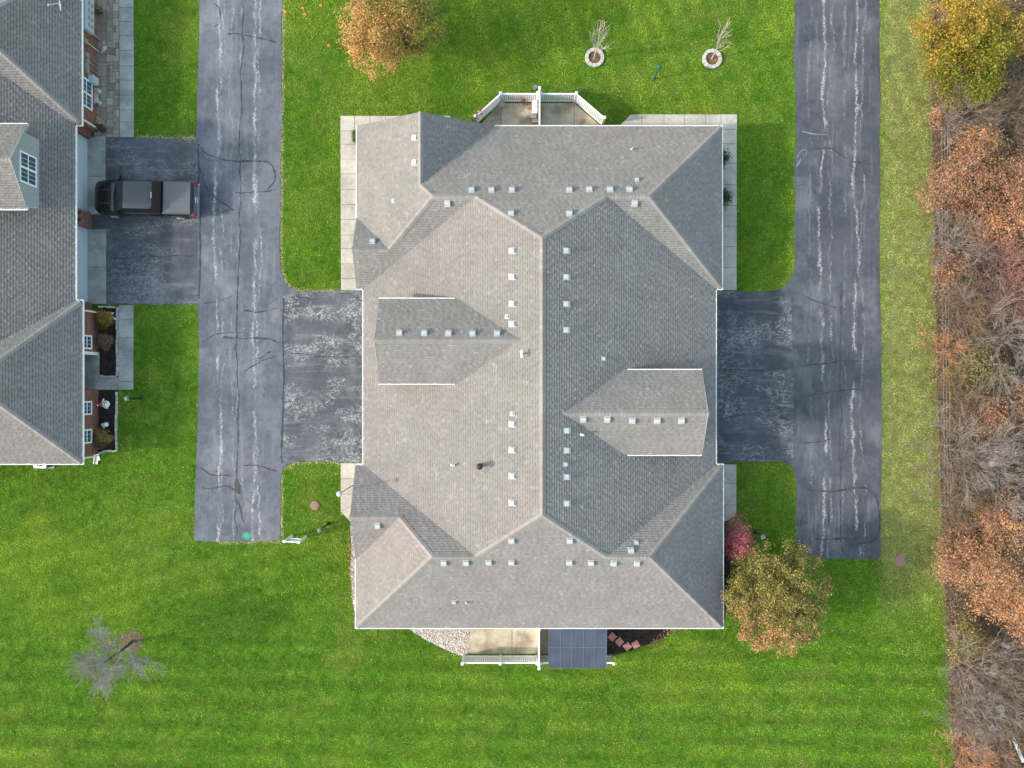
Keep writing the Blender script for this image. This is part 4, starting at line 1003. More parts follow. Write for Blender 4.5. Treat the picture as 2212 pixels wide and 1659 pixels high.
def litter_on(pts, n, pal, z, label, size=.09):
    P0 = GP(pts); xs = [p[0] for p in P0]; ys = [p[1] for p in P0]; x = rng.uniform(min(xs), max(xs), n); y = rng.uniform(min(ys), max(ys), n); k = inside(x, y, P0)
    tag(np_mesh('fallen_leaves', leaf_quads(np.stack([x[k], y[k], np.full(k.sum(), z)+rng.random(k.sum())*.03], 1), size, 2.5), 4, M['leaf'], pick(pal, k.sum())), label, 'leaves', kind='stuff')
litter_on([(1445,1350),(1475,1350),(1450,1372),(1410,1392),(1395,1396)], 420, RUST, .04, 'rusty leaves drifted beside the air conditioner bed')
litter_on([(1125,222),(1158,222),(1158,245),(1140,236)], 130, RUST, .07, 'brown leaves drifted in the corner of the fenced patio', .10)
litter_on([(752,1150),(764,1138),(768,1330),(758,1290),(752,1220)], 150, RUST, .06, 'brown leaves along the gravel edge on the west side')

# ------------------------------------------------------------------ fences, canopy, air conditioners and other outdoor things
def vinyl_fence(label, pts, h, posts=True, gap=.022, pw=.085, group='white vinyl patio fences'):
    P = GP(pts); cx, cy = P[0]
    root = thing('vinyl_fence', label, 'fence', (cx, cy, 0), 0, group); P = [(x-cx, y-cy) for x, y in P]
    for i, (a, c) in enumerate(zip(P[:-1], P[1:])):
        A = Vector((*a, 0)); B = Vector((*c, 0)); d = (B-A).normalized(); L = (B-A).length; s = Vector((-d.y, d.x, 0))
        m = MB(); m.bar(A+Vector((0,0,h-.06)), B+Vector((0,0,h-.06)), .075, .11); m.bar(A+Vector((0,0,.16)), B+Vector((0,0,.16)), .05, .12); m.build('rail', M['white'], root)
        m = MB(); n = int(L/(pw+gap)); 
        for k in range(n):
            q = A+d*((k+.5)*L/n); m.bar(q+Vector((0,0,.10)), q+Vector((0,0,h-.09)), .022, .022) if False else None
            e0 = q-d*pw/2; e1 = q+d*pw/2; w = s*.011
            m.add([tuple(v) for v in (e0-w+Vector((0,0,.2)), e1-w+Vector((0,0,.2)), e1+w+Vector((0,0,.2)), e0+w+Vector((0,0,.2)), e0-w+Vector((0,0,h-.11)), e1-w+Vector((0,0,h-.11)), e1+w+Vector((0,0,h-.11)), e0+w+Vector((0,0,h-.11)))],
                  [[3,2,1,0],[4,5,6,7],[0,1,5,4],[1,2,6,5],[2,3,7,6],[3,0,4,7]])
        m.build('picket_panel', M['white'], root)
    if posts:
        for x, y in P:
            m = MB(); m.box(x-.062, x+.062, y-.062, y+.062, 0, h+.12); m.box(x-.078, x+.078, y-.078, y+.078, h+.12, h+.15)
            m.add([(x-.07,y-.07,h+.15),(x+.07,y-.07,h+.15),(x+.07,y+.07,h+.15),(x-.07,y+.07,h+.15),(x,y,h+.20)], [[0,1,4],[1,2,4],[2,3,4],[3,0,4]]); m.build('post', M['white'], root)
    return root
vinyl_fence('white picket fence angling round the west half of the north patio', [(1029,268),(1082,220),(1160,220)], 1.52)
vinyl_fence('white picket fence angling round the east half of the north patio', [(1167,220),(1241,220),(1300,271)], 1.52)
vinyl_fence('tall white divider fence between the two north patios', [(1163.5,213),(1163.5,298)], 1.83, True, .004, .10)
vinyl_fence('white picket fence along the south edge of the southwest patio', [(1002,1415.5),(1081.5,1415.5),(1159,1415.5)], 1.50)
vinyl_fence('white picket fence passing under the dark patio canopy', [(1166,1415.5),(1242,1415.5),(1319.5,1415.5)], 1.50)
vinyl_fence('tall white divider fence between the two south patios', [(1162.5,1340),(1162.5,1422)], 1.83, True, .004, .10)

# canopy with smoked panels
t = NT('smoked_panel', .12, .6); t.color(t.scale(t.mix(0.0, (.052,.062,.085), (.052,.062,.085)), t.ss(t.noise(t.pos(), 1.2, 3), .3, .7, .85, 1.2))); t.b.inputs['Roughness'].default_value = .22; M['smoked'] = t.mat
M['frame'] = plain('canopy_frame', (.13,.135,.145), .4, .3)
cn = thing('patio_canopy', 'dark smoked-panel canopy over the southeast patio', 'canopy', (3.66, -14.5, 0))
x0, x1, y0, y1 = 2.06-3.66, 5.27-3.66, -13.17+14.5, -15.86+14.5; za, zb = 2.44, 2.26
zz = lambda y: za+(zb-za)*(y-y0)/(y1-y0)
for i in range(5):
    for j in range(2):
        ym = y0+(y1-y0)*.56; ya, yb = ((y0, ym), (ym, y1))[j]; xa = x0+(x1-x0)*i/5+.012; xb = x0+(x1-x0)*(i+1)/5-.012
        m = MB(); dz = random.uniform(-.006, .006)
        m.add([(xa,ya,zz(ya)+dz),(xb,ya,zz(ya)-dz),(xb,yb,zz(yb)),(xa,yb,zz(yb)),(xa,ya,zz(ya)+.012+dz),(xb,ya,zz(ya)+.012-dz),(xb,yb,zz(yb)+.012),(xa,yb,zz(yb)+.012)], [[3,2,1,0],[4,5,6,7],[0,1,5,4],[1,2,6,5],[2,3,7,6],[3,0,4,7]])
        m.build('roof_panel', M['smoked'], cn)
m = MB()
for i in range(6): xx = x0+(x1-x0)*i/5; m.bar((xx,y0,zz(y0)+.0),(xx,y1,zz(y1)+.0), .035, .06)
for yy in (y0+(y1-y0)*.56, y1): m.bar((x0-.02,yy,zz(yy)-.0),(x1+.02,yy,zz(yy)-.0), .04, .062)
m.bar((x0,y1+.42,zz(y1+.42)-.07),(x1,y1+.42,zz(y1+.42)-.07), .07, .08); m.build('frame', M['frame'], cn)
for xx in (x0+.25, x1-.25): m = MB(); m.box(xx-.045, xx+.045, y1+.38, y1+.46, 0, zz(y1+.42)-.1); m.build('post', M['frame'], cn)

def ac_unit(label, px, py):
    x, y = G(px, py); t = thing('air_conditioner', label, 'air conditioner', (x, y, 0), 0, 'air conditioners beside the houses')
    m = MB(); m.box(-.45,.45,-.45,.45,-.02,.08); m.build('pad', M['apron'], t)
    m = MB(); m.box(-.34,.34,-.34,.34,.08,.80)
    for k in range(11):
        z = .13+.06*k
        for s in (-1, 1): m.box(*sorted((s*.341, s*.355)), -.33, .33, z, z+.03); m.box(-.33, .33, *sorted((s*.341, s*.355)), z, z+.03)
    m.build('casing', M['darkgrey'], t)
    m = MB(); n = 32; vs = []; fs = []
    for k in range(n):
        a = 6.28318*(k+.5)/n; cx, sy = math.cos(a), math.sin(a); q = .365/max(abs(cx), abs(sy)); q = min(q, .47)
        vs += [(q*cx, q*sy, .80), (q*cx, q*sy, .86), (.27*cx, .27*sy, .875), (.27*cx, .27*sy, .80)]
    for k in range(n):
        j = (k+1) % n
        for a in range(3): fs.append([4*k+a, 4*j+a, 4*j+a+1, 4*k+a+1])
    m.add(vs, fs); m.build('top_plate', M['white'], t)
    m = MB(); m.lathe((0,0,.80), [(.268,0),(.268,.01),(.0,.012)], 24); m.build('fan_well', M['black'], t)
    m = MB()
    for k in range(3):
        a = 2.094*k+.4; p = [(.06,-.05,.83),(.24,-.10,.84),(.25,.05,.86),(.07,.05,.85)]
        m.poly([(u*math.cos(a)-v*math.sin(a), u*math.sin(a)+v*math.cos(a), z) for u, v, z in p])
    m.lathe((0,0,.825), [(.075,0),(.07,.05),(.01,.055)], 14); m.build('fan', M['galv'], t)
    m = MB()
    for rr in (.12, .19, .265):
        m.tube([(rr*math.cos(6.28318*k/24), rr*math.sin(6.28318*k/24), .885) for k in range(25)], .004, 4)
    for k in range(8): a = .785*k; m.tube([(.06*math.cos(a), .06*math.sin(a), .885), (.27*math.cos(a), .27*math.sin(a), .882)], .004, 4)
    m.build('grille', M['black'], t)
ac_unit('white-topped air conditioner at the south wall of the west house', 102, 995)
ac_unit('white-topped air conditioner half under the west gutter of the large house', 786, 463)
ac_unit('white-topped air conditioner half under the south gutter of the large house', 1404, 1334)

def lamp(label, px, py, h, name='lamp_post', mat='black', cap='cap'):
    t = thing(name, label, 'lamp post', G3(px, py), .3, 'lamp posts on the lawns')
    m = MB(); m.tube([(0,0,0),(0,0,h-.35)], .045, 10); m.lathe((0,0,0), [(.11,0),(.09,.08),(.05,.12)], 12); m.build('post', M[mat], t)
    m = MB(); m.add([(-.10,-.10,h-.34),(.10,-.10,h-.34),(.10,.10,h-.34),(-.10,.10,h-.34),(-.12,-.12,h-.085),(.12,-.12,h-.085),(.12,.12,h-.085),(-.12,.12,h-.085)], [[3,2,1,0],[0,1,5,4],[1,2,6,5],[2,3,7,6],[3,0,4,7]]); m.build('lantern', M['glass'], t)
    m = MB(); m.add([(-.13,-.13,h-.08),(.13,-.13,h-.08),(.13,.13,h-.08),(-.13,.13,h-.08),(-.06,-.06,h+.02),(.06,-.06,h+.02),(.06,.06,h+.02),(-.06,.06,h+.02)], [[3,2,1,0],[4,5,6,7],[0,1,5,4],[1,2,6,5],[2,3,7,6],[3,0,4,7]]); m.build('cap', M[cap], t)
M['cap'] = plain('lamp_cap', (.13,.17,.16), .5)
lamp('lamp post with pale cap on the lawn beside the west house walk', 304.5, 860, 2.1)
lamp('dark lamp post standing north of the white board frame', 709, 1131, 2.5)
lamp('dark lamp post half hidden behind the southeast autumn tree', 1630.5, 1149, 1.9)
lamp('greenish lamp post alone on the north lawn between patio and ringed sapling', 1412, 171, 2.2, mat='green', cap='green')
t = thing('tall_pole', 'tall thin grey pole with a pale disc on top by the southwest walk', 'pole', (-9.05, -5.76, 0))
m = MB(); m.tube([(0,0,0),(0,0,5.45)], .035, 8); m.build('post', M['galv'], t)
m = MB(); m.lathe((0,0,5.42), [(.05,0),(.15,.05),(.155,.09),(.11,.17),(.02,.2)], 18); m.build('cap', M['vent'], t)

t = thing('barrier', 'white two-post frame holding a pale panel at the drive corner', 'barrier', G3(647, 1158), R(-3))
for xx in (-.41, .41): m = MB(); m.box(xx-.055, xx+.055, -.055, .055, 0, 2.0); m.box(xx-.065, xx+.065, -.065, .065, 2.0, 2.05); m.build('post', M['white'], t)
for z in (.95, 1.98): m = MB(); m.box(-.356, .356, -.025, .025, z-.05, z+.05); m.build('rail', M['white'], t)
m = MB(); m.box(-.355, .355, -.012, .012, 1.12, 1.62); m.build('panel', M['door'], t)

for lab, px, py in (('larger orange marker flag near the drive, beside a smaller one', 657, 23), ('small orange marker flag south of a larger one near the drive', 661, 36), ('orange marker flag closest to the west drive edge', 619, 30),
                    ('bright orange square marker flag on open lawn west of the peach tree', 712.5, 103), ('bright orange marker flag right against the peach tree crown', 747, 103), ('dim orange marker flag at the top between drive and peach tree', 695, 17)):
    t = thing('marker_flag', lab, 'marker flag', G3(px, py), random.random()*3, 'orange marker flags in the north lawn')
    m = MB(); m.tube([(0,0,0),(0,0,.30),(.05,0,.36)], .006, 4); m.build('wire', M['galv'], t)
    m = MB(); m.box(-.055,.075,-.065,.065,.355,.362); m.build('flag', M['orange'], t)
for lab, px, py in (('faded red paver nearest the canopy in the dark bed', 1322.5, 1375.5), ('faded pink paver second from the canopy in the dark bed', 1338, 1386), ('reddish paver lowest in the dark bed', 1355, 1396), ('reddish paver farthest from the canopy in the dark bed', 1373, 1392)):
    m = MB(); m.box(-.20,.20,-.20,.20,-.02,.05); m.box(-.18,.18,-.18,.18,.05,.056); o = m.build('stepping_stone', M['terracotta'], None, loc=G3(px, py, .0)); o.rotation_euler.z = random.uniform(.5,.95); tag(o, lab, 'paver', 'red stepping stones in the dark bed')

def edging(label, pts, step=.27, w=.11, h=.13):
    P = GP(pts); root = thing('stone_edging', label, 'edging', (*P[0], 0)); o = Vector(P[0])
    for a, c in zip(P[:-1], P[1:]):
        a = Vector(a)-o; c = Vector(c)-o; d = (c-a).normalized(); n = max(1, round((c-a).length/step)); st = (c-a).length/n; nn = Vector((-d.y, d.x))
        for k in range(n):
            p = a+d*(st*(k+.5)); e = st*.47; ww = w*random.uniform(.8,1.15); j = random.uniform(-.02,.02)
            q = [p-d*e-nn*ww/2+nn*j, p+d*e-nn*ww/2+nn*j, p+d*e+nn*ww/2+nn*j, p-d*e+nn*ww/2+nn*j]
            m = MB(); m.prism([tuple(v) for v in q], 0, h+random.uniform(-.015,.015), random.uniform(.8,1.15)); m.build('block', M['stone'], root)
edging('pale block edging between the north mulch bed and the walk of the west house', [(254.5,663),(254.5,812)])
edging('short block edging along the porch walk of the west house', [(216,813),(252,812.5)])
edging('pale block edging curving round the south mulch bed of the west house', [(253.5,846),(252.5,905),(251.5,940),(253,974),(231,974),(214,979)])
edging('short block edging at the drive end of the west house bed', [(214,662.5),(250,663.5)])
edging('row of rough edging stones beside the northwest walk of the large house', [(773.5,310),(773.5,440)], .3, .14, .16)
edging('row of rough edging stones near the west gable of the large house', [(774.5,488),(775.5,618)], .3, .14, .16)

# things on the paved path and in the beds of the west house
M['cast'] = plain('cast_stone', (.50,.48,.44), .9, 0, .1)
x, y = G(217, 211); t = thing('stone_bench', 'curved pale stone bench on the paver path by the window', 'bench', (x, y, 0))
n = 12; q = []
for k in range(n+1): a = R(-34+68*k/n); q.append((.52-.80*math.cos(a)-.02, .80*math.sin(a)))
for k in range(n, -1, -1): a = R(-34+68*k/n); q.append((.52-.46*math.cos(a)-.02, .58*math.sin(a)*1.18))
m = MB(); m.prism(q, .38, .46); m.build('seat', M['cast'], t)
for yy in (-.33, .33):
    m = MB(); m.lathe((-.04, yy, 0), [(.13,0),(.13,.05),(.08,.12),(.08,.3),(.12,.38)], 10); m.build('leg', M['cast'], t)
x, y = G(226, 203); 
def goose(label, px, py, z, s, rz):
    t = thing('goose_statue', label, 'statue', G3(px, py, z)[:2]+(z,), rz)
    m = MB(); m.blob((0,0,.16*s), .16*s, squash=(1.5,1,.95)); m.blob((-.22*s,0,.20*s), .08*s, squash=(1.6,.9,.6)); m.tube([(.17*s,0,.2*s),(.25*s,0,.34*s),(.25*s,0,.46*s)], [.075*s,.045*s,.04*s], 10); m.blob((.28*s,0,.49*s), .055*s, squash=(1.3,1,1)); m.tube([(.33*s,0,.485*s),(.42*s,0,.47*s)], [.025*s,.008*s], 6); m.build('body', M['cast'], t, True)
M['cast'] = plain('cast_stone', (.36,.35,.33), .9, 0, .15)
goose('grey stone goose standing on the paver path', 227, 107, .046, .95, 1.1)
goose('small pale stone bird on the curved bench', 213.5, 201, .46, .55, -.5)
def pot(name, label, px, py, r, h, mat, pal, nleaf=160, spread=1.3):
    t = thing(name, label, 'planter', G3(px, py)); m = MB(); m.lathe((0,0,.045), [(r*.7,0),(r,h),(r*.92,h),(r*.85,h*.85)], 16); m.build('pot', M[mat], t)
    if nleaf:
        P = rng.normal(size=(nleaf,3))*np.array([[r*spread*.6, r*spread*.6, .10]])+np.array([[0,0,h+.14]]); np_mesh('foliage', leaf_quads(P, .075), 4, M['leaf'], pick(pal, nleaf), t)
pot('potted_plant', 'potted plant with cream and pink blooms below the meter cabinet', 219, 26, .20, .35, 'darkgrey', [(.10,.12,.05),(.45,.38,.22),(.50,.32,.30),(.06,.08,.04)])
pot('potted_plant', 'white and orange flower pot in the house corner by the downspout', 221, 266, .17, .30, 'cast', [(.65,.65,.60),(.55,.24,.08),(.3,.34,.36),(.6,.45,.4)])
t = thing('planter_tub', 'dark brown tub beside the flower pot at the apron corner', 'tub', G3(225, 281)); m = MB(); m.lathe((0,0,.045), [(.17,0),(.19,.55),(.15,.56),(.14,.50)], 16); m.build('tub', M['bark'], t); m = MB(); m.lathe((0,0,.55), [(.14,-.02),(.02,-.01)], 12); m.build('soil', M['terracotta'], t)
M['snow'] = plain('white_plush', (.70,.72,.76), .8, 0, .06)
def snowman(label, px, py, s, rz, trim=True):
    t = thing('snowman', label, 'yard figure', G3(px, py, 0), rz)
    m = MB(); m.blob((0,0,.22*s), .24*s, squash=(1,1,.95)); m.blob((0,0,.53*s), .18*s); m.blob((0,0,.79*s), .135*s); m.build('body', M['snow'], t, True)
    for q in (-1, 1): m = MB(); m.tube([(0,q*.14*s,.56*s),(.06*s,q*.27*s,.50*s),(.15*s,q*.30*s,.55*s)], [.06*s,.05*s,.045*s], 8); m.build('arm', M['snow'], t, True)
    if trim:
        m = MB(); m.lathe((0,0,.66*s), [(.13*s,0),(.155*s,.03),(.13*s,.06)], 16); m.bar((.12*s,.04*s,.66*s),(.17*s,.08*s,.42*s), .07*s, .02); m.build('scarf', M['green'], t)
        m = MB(); m.tube([(0,0,.86*s),(-.02*s,0,1.0*s),(-.12*s,0,1.07*s)], [.125*s,.08*s,.02*s], 12); m.build('hat', M['red'], t); m = MB(); m.blob((-.13*s,0,1.07*s), .04*s); m.build('pompom', M['snow'], t)
    else: m = MB(); m.lathe((0,0,.88*s), [(.17*s,0),(.17*s,.02),(.10*s,.03),(.10*s,.14*s),(.02,.15*s)], 14); m.build('hat', M['vent'], t)
snowman('white snowman figure with red hat and green scarf in the mulch bed', 232, 873, .95, .4)
snowman('small all-white snowman figure beside the round olive-brown shrub', 231, 917, .62, -.5, False)
t = thing('splash_block', 'pale grey splash block under the downspout at the house corner', 'splash block', G3(209, 990), R(-8)); m = MB(); m.box(-.12,.12,-.34,.26,0,.05); m.build('tray', M['galv'], t)
m = MB(); m.box(-.13,-.10,-.34,.26,.05,.11); m.box(.10,.13,-.34,.26,.05,.11); m.box(-.1,.1,.23,.26,.05,.11); m.build('rim', M['white'], t)
t = thing('drain_extension', 'short white drain pipe end poking out of the yellow-brown shrub', 'pipe', G3(252, 690)); m = MB(); m.tube([(-.5,.3,.12),(.02,-.02,.08)], .05, 10); m.build('pipe', M['white'], t)

# north patios
t = thing('storage_bench', 'narrow white bench box against the patio divider fence', 'bench', G3(1154.5, 235)); m = MB(); m.box(-.14,.14,-.38,.36,.05,.46); m.build('box', M['white'], t); m = MB(); m.box(-.155,.155,-.40,.0,.465,.49); m.box(-.155,.155,.01,.38,.465,.49); m.build('lid', M['white'], t)
for lab, px, py, z in (('pale concrete block on the patio beside the divider fence', 1152, 254, .22), ('darker concrete block nearest the house on the fenced patio', 1156, 263, .18)):
    m = MB(); m.box(-.18,.18,-.11,.11,0,z); m.box(-.16,.16,-.09,.09,z,z+.006); tag(m.build('concrete_block', M['stone'], None, loc=G3(px, py, 0)[:2]+(.052,)), lab, 'block', 'concrete blocks on the fenced patio')
t = thing('stool', 'small grey octagonal stool in the patio fence corner', 'stool', G3(1084, 229)); m = MB(); m.lathe((0,0,.38), [(.17,0),(.19,.02),(.19,.06),(.0,.065)], 8); m.build('seat', M['galv'], t)
for k in range(3): a = 2.09*k; m = MB(); m.tube([(.12*math.cos(a),.12*math.sin(a),.4),(.17*math.cos(a),.17*math.sin(a),.05)], .02, 6); m.build('leg', M['galv'], t)
t = thing('flower_stand', 'wire plant stand with red flowers before the picket fence', 'flower stand', G3(1131, 224)); m = MB()
for k in range(5): a = 1.2566*k; m.tube([(.1*math.cos(a),.1*math.sin(a),.05),(.03*math.cos(a),.03*math.sin(a),.5),(.22*math.cos(a),.22*math.sin(a),.95)], .009, 5)
m.build('stand', M['black'], t); P = rng.normal(size=(70,3))*np.array([[.11,.11,.07]])+np.array([[0,0,.95]]); np_mesh('flowers', leaf_quads(P, .06), 4, M['leaf'], pick([(.50,.03,.06),(.35,.02,.04),(.12,.10,.04)], 70), t)
for lab, px, py, nb in (('red and white ribbon bow on the end post of the angled picket fence', 1029, 268, 90), ('small red bow partway up the angled picket fence', 1040, 258, 40)):
    P = rng.normal(size=(nb,3))*np.array([[.07,.07,.09]])+np.array([[0,0,1.50]]); tag(np_mesh('ribbon_bow', leaf_quads(P, .09), 4, M['leaf'], pick([(.55,.02,.05),(.60,.03,.06),(.65,.62,.65),(.35,.05,.25)], nb)), lab, 'bow', 'red bows on the patio fence').location = G3(px, py)
for lab, px, py, h, mt in (('thin green pole with a ring behind the northeast patio corner', 1251, 204, 1.35, 'green'), ('dark green pole leaning by the divider in the east patio', 1168, 219, 1.95, 'green')):
    t = thing('garden_pole', lab, 'pole', G3(px, py)); m = MB(); m.tube([(0,0,0),(.02,0,h)], .018, 6); m.build('pole', M[mt], t)
    m = MB(); m.tube([(.09*math.cos(6.283*k/14)+.02, .09*math.sin(6.283*k/14), h+.02) for k in range(15)], .014, 5); m.build('ring', M[mt], t)
t = thing('bird_bath', 'small pale green dish on the lawn by the divider fence end', 'bird bath', G3(1155, 193)); m = MB(); m.tube([(0,0,0),(0,0,.35)], .04, 8); m.build('stem', M['vent'], t); m = MB(); m.lathe((0,0,.35), [(.03,0),(.12,.05),(.14,.08),(.11,.07),(.02,.05)], 14); m.build('bowl', M['cap'], t)

# wall lamps over the east garage doors
for yy in (5.38, 2.98):
    b = MB(); b.box(10.945, 11.02, yy-.05, yy+.05, 2.2, 2.4); b.lathe((11.24,yy,2.12), [(.05,0),(.10,.10),(.10,.18),(.04,.28)], 12); b.bar((11.0,yy,2.34),(11.24,yy,2.4), .03, .03); b.build('wall_lamp', M['black'], main)

# wire fence and rubbish in the brush
P = GP([(2024,-20),(2025,120),(2026,330),(2027,560),(2029,760),(2031,960),(2033,1090)]); t = thing('wire_fence', 'thin wire fence on pale posts along the brush edge', 'fence', (*P[0], 0)); o = P[0]
for x, y in P: m = MB(); m.tube([(x-o[0], y-o[1], 0), (x-o[0], y-o[1], 1.15)], .022, 6); m.build('post', M['galv'], t)
m = MB()
for z in (.5, .85, 1.2):
    for a, c in zip(P[:-1], P[1:]): m.tube([(a[0]-o[0], a[1]-o[1], z), (c[0]-o[0], c[1]-o[1], z)], .006, 4)
m.build('wire', M['galv'], t)
def junk(name, label, px, py, w, l, h, rz, mat, z=.5):
    x, y = G(px, py, z); m = MB(); m.box(-w/2,w/2,-l/2,l/2,0,h); m.box(-w/2+.02,w/2-.02,-l/2+.02,l/2-.02,h,h+.008); o = m.build(name, M[mat], None, loc=(x, y, z)); o.rotation_euler = (R(4), R(-3), rz); tag(o, label, 'junk', 'rubbish dumped in the brush')
junk('plank', 'long white plank lying in the brush near the bottom right corner', 2196, 1612, .16, 2.0, .05, .42, 'white', 1.5)
junk('box', 'pale grey box on the mauve-grey leafless tree tangle', 2142, 998, .34, .38, .2, .4, 'vent', 1.9)
junk('panel', 'blue-grey panel lying in the southern brush', 2161, 1531, .45, .40, .05, .1, 'galv', .9)
junk('panel', 'small white panel in the brush north of the plank', 2146, 1575, .35, .5, .04, .8, 'white', .8)
junk('board', 'short pale board below the yellow-green sparse bush', 2172, 1395, .2, .5, .04, 1.1, 'cast', 1.2)

# ------------------------------------------------------------------ pickup truck
t = NT('truck_paint', .3, .35); t.color((.010,.011,.013)); t.b.inputs['Coat Weight'].default_value = .45; t.b.inputs['Coat Roughness'].default_value = .08; t.b.inputs['Metallic'].default_value = .2; M['paint'] = t.mat
M['tonneau'] = plain('bed_cover_vinyl', (.085,.09,.10), .45, 0, .05)
M['roofsky'] = plain('truck_roof_sky_tint', (.055,.06,.068), .25, .35, .04)  # charcoal truck paint greyed: the roof's sky reflection is put into the colour
M['tyre'] = plain('tyre', (.018,.018,.018), .9); M['rim'] = plain('alloy', (.55,.56,.58), .3, .8); M['chrome'] = plain('chrome', (.6,.6,.62), .15, .9)
M['tail'] = plain('tail_lamp', (.45,.015,.02), .25); M['head'] = plain('head_lamp', (.30,.32,.34), .15)
t = NT('windscreen', .08, .5); t.color((.03,.13,.095)); M['screen'] = t.mat
tk = thing('pickup_truck', 'dark pickup truck with a grey bed cover parked nose to the garage', 'pickup truck', (-23.92, 10.72, ZA), R(-1.3))
st = [(0,.66,.88,.40),(.07,.80,.98,.36),(.28,.94,1.05,.36),(.75,.99,1.10,.36),(1.22,1.0,1.16,.36),(1.6,1.0,1.20,.36),(2.7,1.0,1.21,.36),(3.96,1.0,1.22,.36)]
def body(st, name, mat):
    m = MB(); vs = []; fs = []
    for x, w, zt, zb in st:
        r = [(-w*.93,zb),(-w,zb+.22),(-w*1.005,zb+.48),(-w*.985,zt-.08),(-w*.93,zt-.005),(-w*.5,zt+.028),(0,zt+.035)]
        r += [(-a, b) for a, b in r[-2::-1]]; vs += [(x, a, b) for a, b in r]
    k = 13
    for i in range(len(st)-1):
        for j in range(k-1): fs.append([i*k+j, i*k+j+1, (i+1)*k+j+1, (i+1)*k+j])
        fs.append([i*k+k-1, i*k, (i+1)*k, (i+1)*k+k-1])
    fs += [list(range(k))[::-1], [(len(st)-1)*k+j for j in range(k)]]; m.add(vs, fs); return m.build(name, mat, tk, True)
body(st, 'body', M['paint'])
body([(4.0,.985,1.25,.38),(4.3,1.0,1.25,.36),(5.3,1.0,1.24,.40),(5.62,.985,1.23,.44),(5.70,.965,1.20,.46)], 'bed', M['paint'])
# cabin
m = MB(); b0, r0 = .92, .76
V = [(1.22,-b0,1.17),(1.22,b0,1.17),(3.98,b0,1.22),(3.98,-b0,1.22),(2.02,-r0,1.83),(2.02,r0,1.83),(3.60,r0,1.85),(3.60,-r0,1.85)]
m.add(V, [[0,1,5,4],[1,2,6,5],[2,3,7,6],[3,0,4,7],[4,5,6,7],[3,2,1,0]]); m.build('cabin', M['paint'], tk)
m = MB(); rp = []
for i in range(9):
    x = 2.0+1.62*i/8; e = .02 if i in (0, 8) else 0
    for j in range(13): yy = (-r0-.01+(2*r0+.02)*j/12); rp.append((x, yy*(1-e), 1.855+.035*math.sin(math.pi*j/12)-.02*(e > 0)+(.006 if j % 2 else -.002)*(e == 0)))
m.add(rp, [[i*13+j, (i+1)*13+j, (i+1)*13+j+1, i*13+j+1] for i in range(8) for j in range(12)]); m.build('cab_roof', M['roofsky'], tk, True)
def pane(name, q, off, mat='screen', par=None):
    a = [Vector(v) for v in q]; n = (a[1]-a[0]).cross(a[2]-a[0]).normalized()*off; m = MB(); m.add([tuple(v+n) for v in a]+[tuple(v-n*.3) for v in a], [list(range(len(a)))]+[[i, len(a)+i, len(a)+(i+1)%len(a), (i+1)%len(a)] for i in range(len(a))]); return m.build(name, M[mat], par or tk)
lp = lambda a, c, f: tuple(Vector(a).lerp(Vector(c), f))
def quad_in(a, b, c, d, u0, u1, v0, v1):
    f = lambda u, v: tuple(Vector(lp(a, b, u)).lerp(Vector(lp(d, c, u)), v)); return [f(u0,v0), f(u1,v0), f(u1,v1), f(u0,v1)]
pane('windscreen', quad_in(V[0],V[1],V[5],V[4],.05,.95,.05,.93), .010)
pane('rear_window', quad_in(V[2],V[3],V[7],V[6],.12,.88,.15,.85), .010, 'glass')
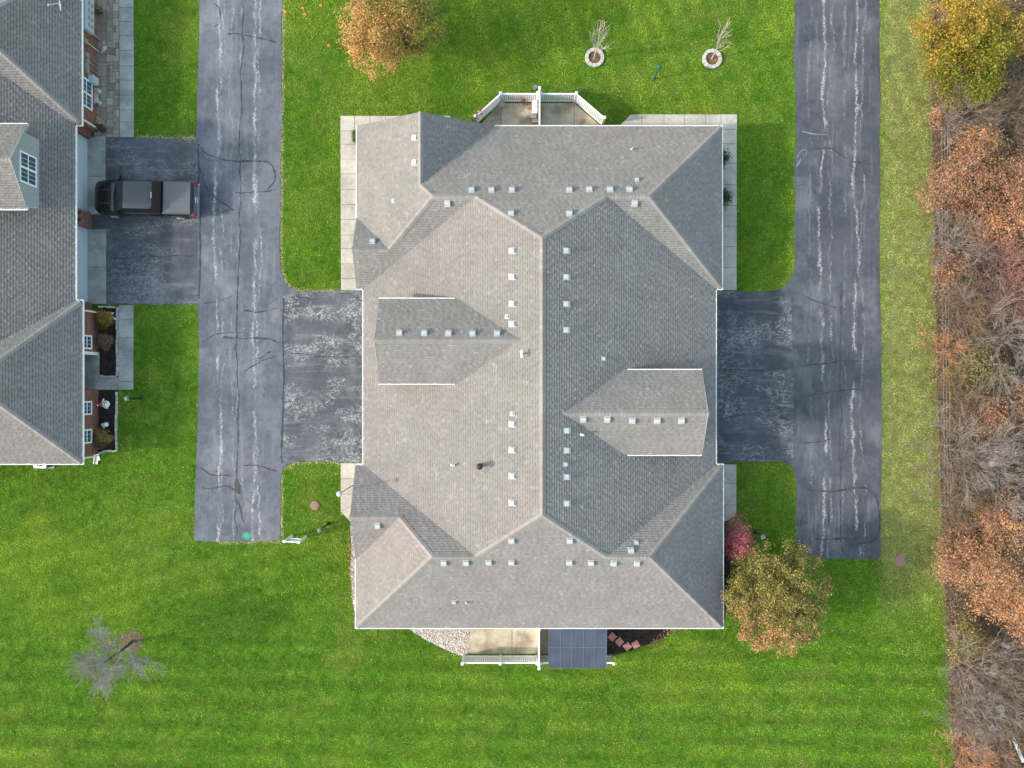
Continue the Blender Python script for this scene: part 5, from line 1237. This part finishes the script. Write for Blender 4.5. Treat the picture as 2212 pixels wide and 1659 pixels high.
for s, (a, c, d, e) in ((1, (V[1],V[2],V[6],V[5])), (-1, (V[3],V[0],V[4],V[7]))):
    for u0, u1 in ((.14,.52), (.56,.90)):
        if s == -1: u0, u1 = 1-u1, 1-u0
        pane('side_window', quad_in(a, c, d, e, u0, u1, .08, .88), .010, 'glass')
    m = MB(); m.box(1.30, 3.7, *sorted((s*1.0, s*1.02)), .70, .74); m.build('side_trim', M['black'], tk)
    m = MB(); m.bar((1.50, s*.95, 1.22), (1.62, s*1.16, 1.27), .10, .12); m.blob((1.62, s*1.20, 1.30), .13, squash=(.75,1.15,.9)); m.build('mirror', M['black'], tk, True)
    m = MB(); m.box(.05, .42, *sorted((s*.60, s*.92)), .80, .97); m.build('headlight', M['head'], tk)
    m = MB(); m.box(5.55, 5.735, *sorted((s*.80, s*.985)), .85, 1.16); m.build('tail_light', M['tail'], tk)
    m = MB(); m.box(2.0, 3.6, *sorted((s*.98, s*1.10)), .36, .41); m.build('side_step', M['darkgrey'], tk)
    for x in (2.15, 3.05): m = MB(); m.box(x, x+.2, *sorted((s*1.0, s*1.035)), 1.0, 1.04); m.build('door_handle', M['paint'], tk)
    for x in (.95, 4.75):
        w_ = MB(); w_.tube([(x, s*.76, .38),(x, s*1.02, .38)], .385, 24); ty = w_.build('wheel', M['tyre'], tk)
        w_ = MB(); w_.tube([(x, s*1.0, .38),(x, s*1.03, .38)], .25, 16)
        for k in range(5): a = 1.2566*k; w_.bar((x, s*1.035, .38), (x+.24*math.cos(a), s*1.035, .38+.24*math.sin(a)), .05, .05)
        w_.build('rim', M['rim'], ty)
        m = MB(); m.tube([(x+.44*math.cos(R(a)), s*1.0, .40+.44*math.sin(R(a))) for a in range(-10, 191, 20)], .045, 6); m.build('wheel_arch', M['darkgrey'], tk)
    m = MB(); m.bar((.34, s*.36, 1.105), (1.12, s*.40, 1.185), .05, .03); m.build('hood_crease', M['roofsky'], tk)
m = MB(); m.box(1.06, 1.26, -.80, .80, 1.13, 1.19); m.build('cowl', M['darkgrey'], tk)
for y0_, y1_ in ((-.55,.0), (.02,.6)): m = MB(); m.bar((1.20, y0_, 1.205), (1.36, y1_, 1.30), .02, .02); m.build('wiper', M['black'], tk)
m = MB(); m.box(4.06, 5.60, -.86, .86, 1.262, 1.292); m.build('bed_cover', M['tonneau'], tk)
m = MB(); m.box(4.02, 5.62, .862, .94, 1.262, 1.285); m.box(4.02, 5.62, -.94, -.862, 1.262, 1.285); m.build('bed_rail', M['darkgrey'], tk)
m = MB(); m.box(3.58, 3.63, -.17, .17, 1.845, 1.885); bl = m.build('brake_light', M['head'], tk); m = MB(); m.box(3.625, 3.645, -.07, .07, 1.85, 1.888); m.build('lens', M['tail'], bl)
m = MB(); m.box(5.70, 5.735, -.78, .78, .62, 1.18); m.build('tailgate', M['paint'], tk); m = MB(); m.box(5.70, 5.90, -.93, .93, .48, .64); m.build('rear_bumper', M['chrome'], tk)
m = MB(); m.box(5.74, 5.755, -.16, .16, .72, .86); m.build('licence_plate', M['white'], tk); m = MB(); m.box(-.06, .06, -.78, .78, .42, .60); m.build('front_bumper', M['chrome'], tk)
m = MB(); m.box(-.03, .02, -.5, .5, .62, .86); m.build('grille', M['black'], tk)
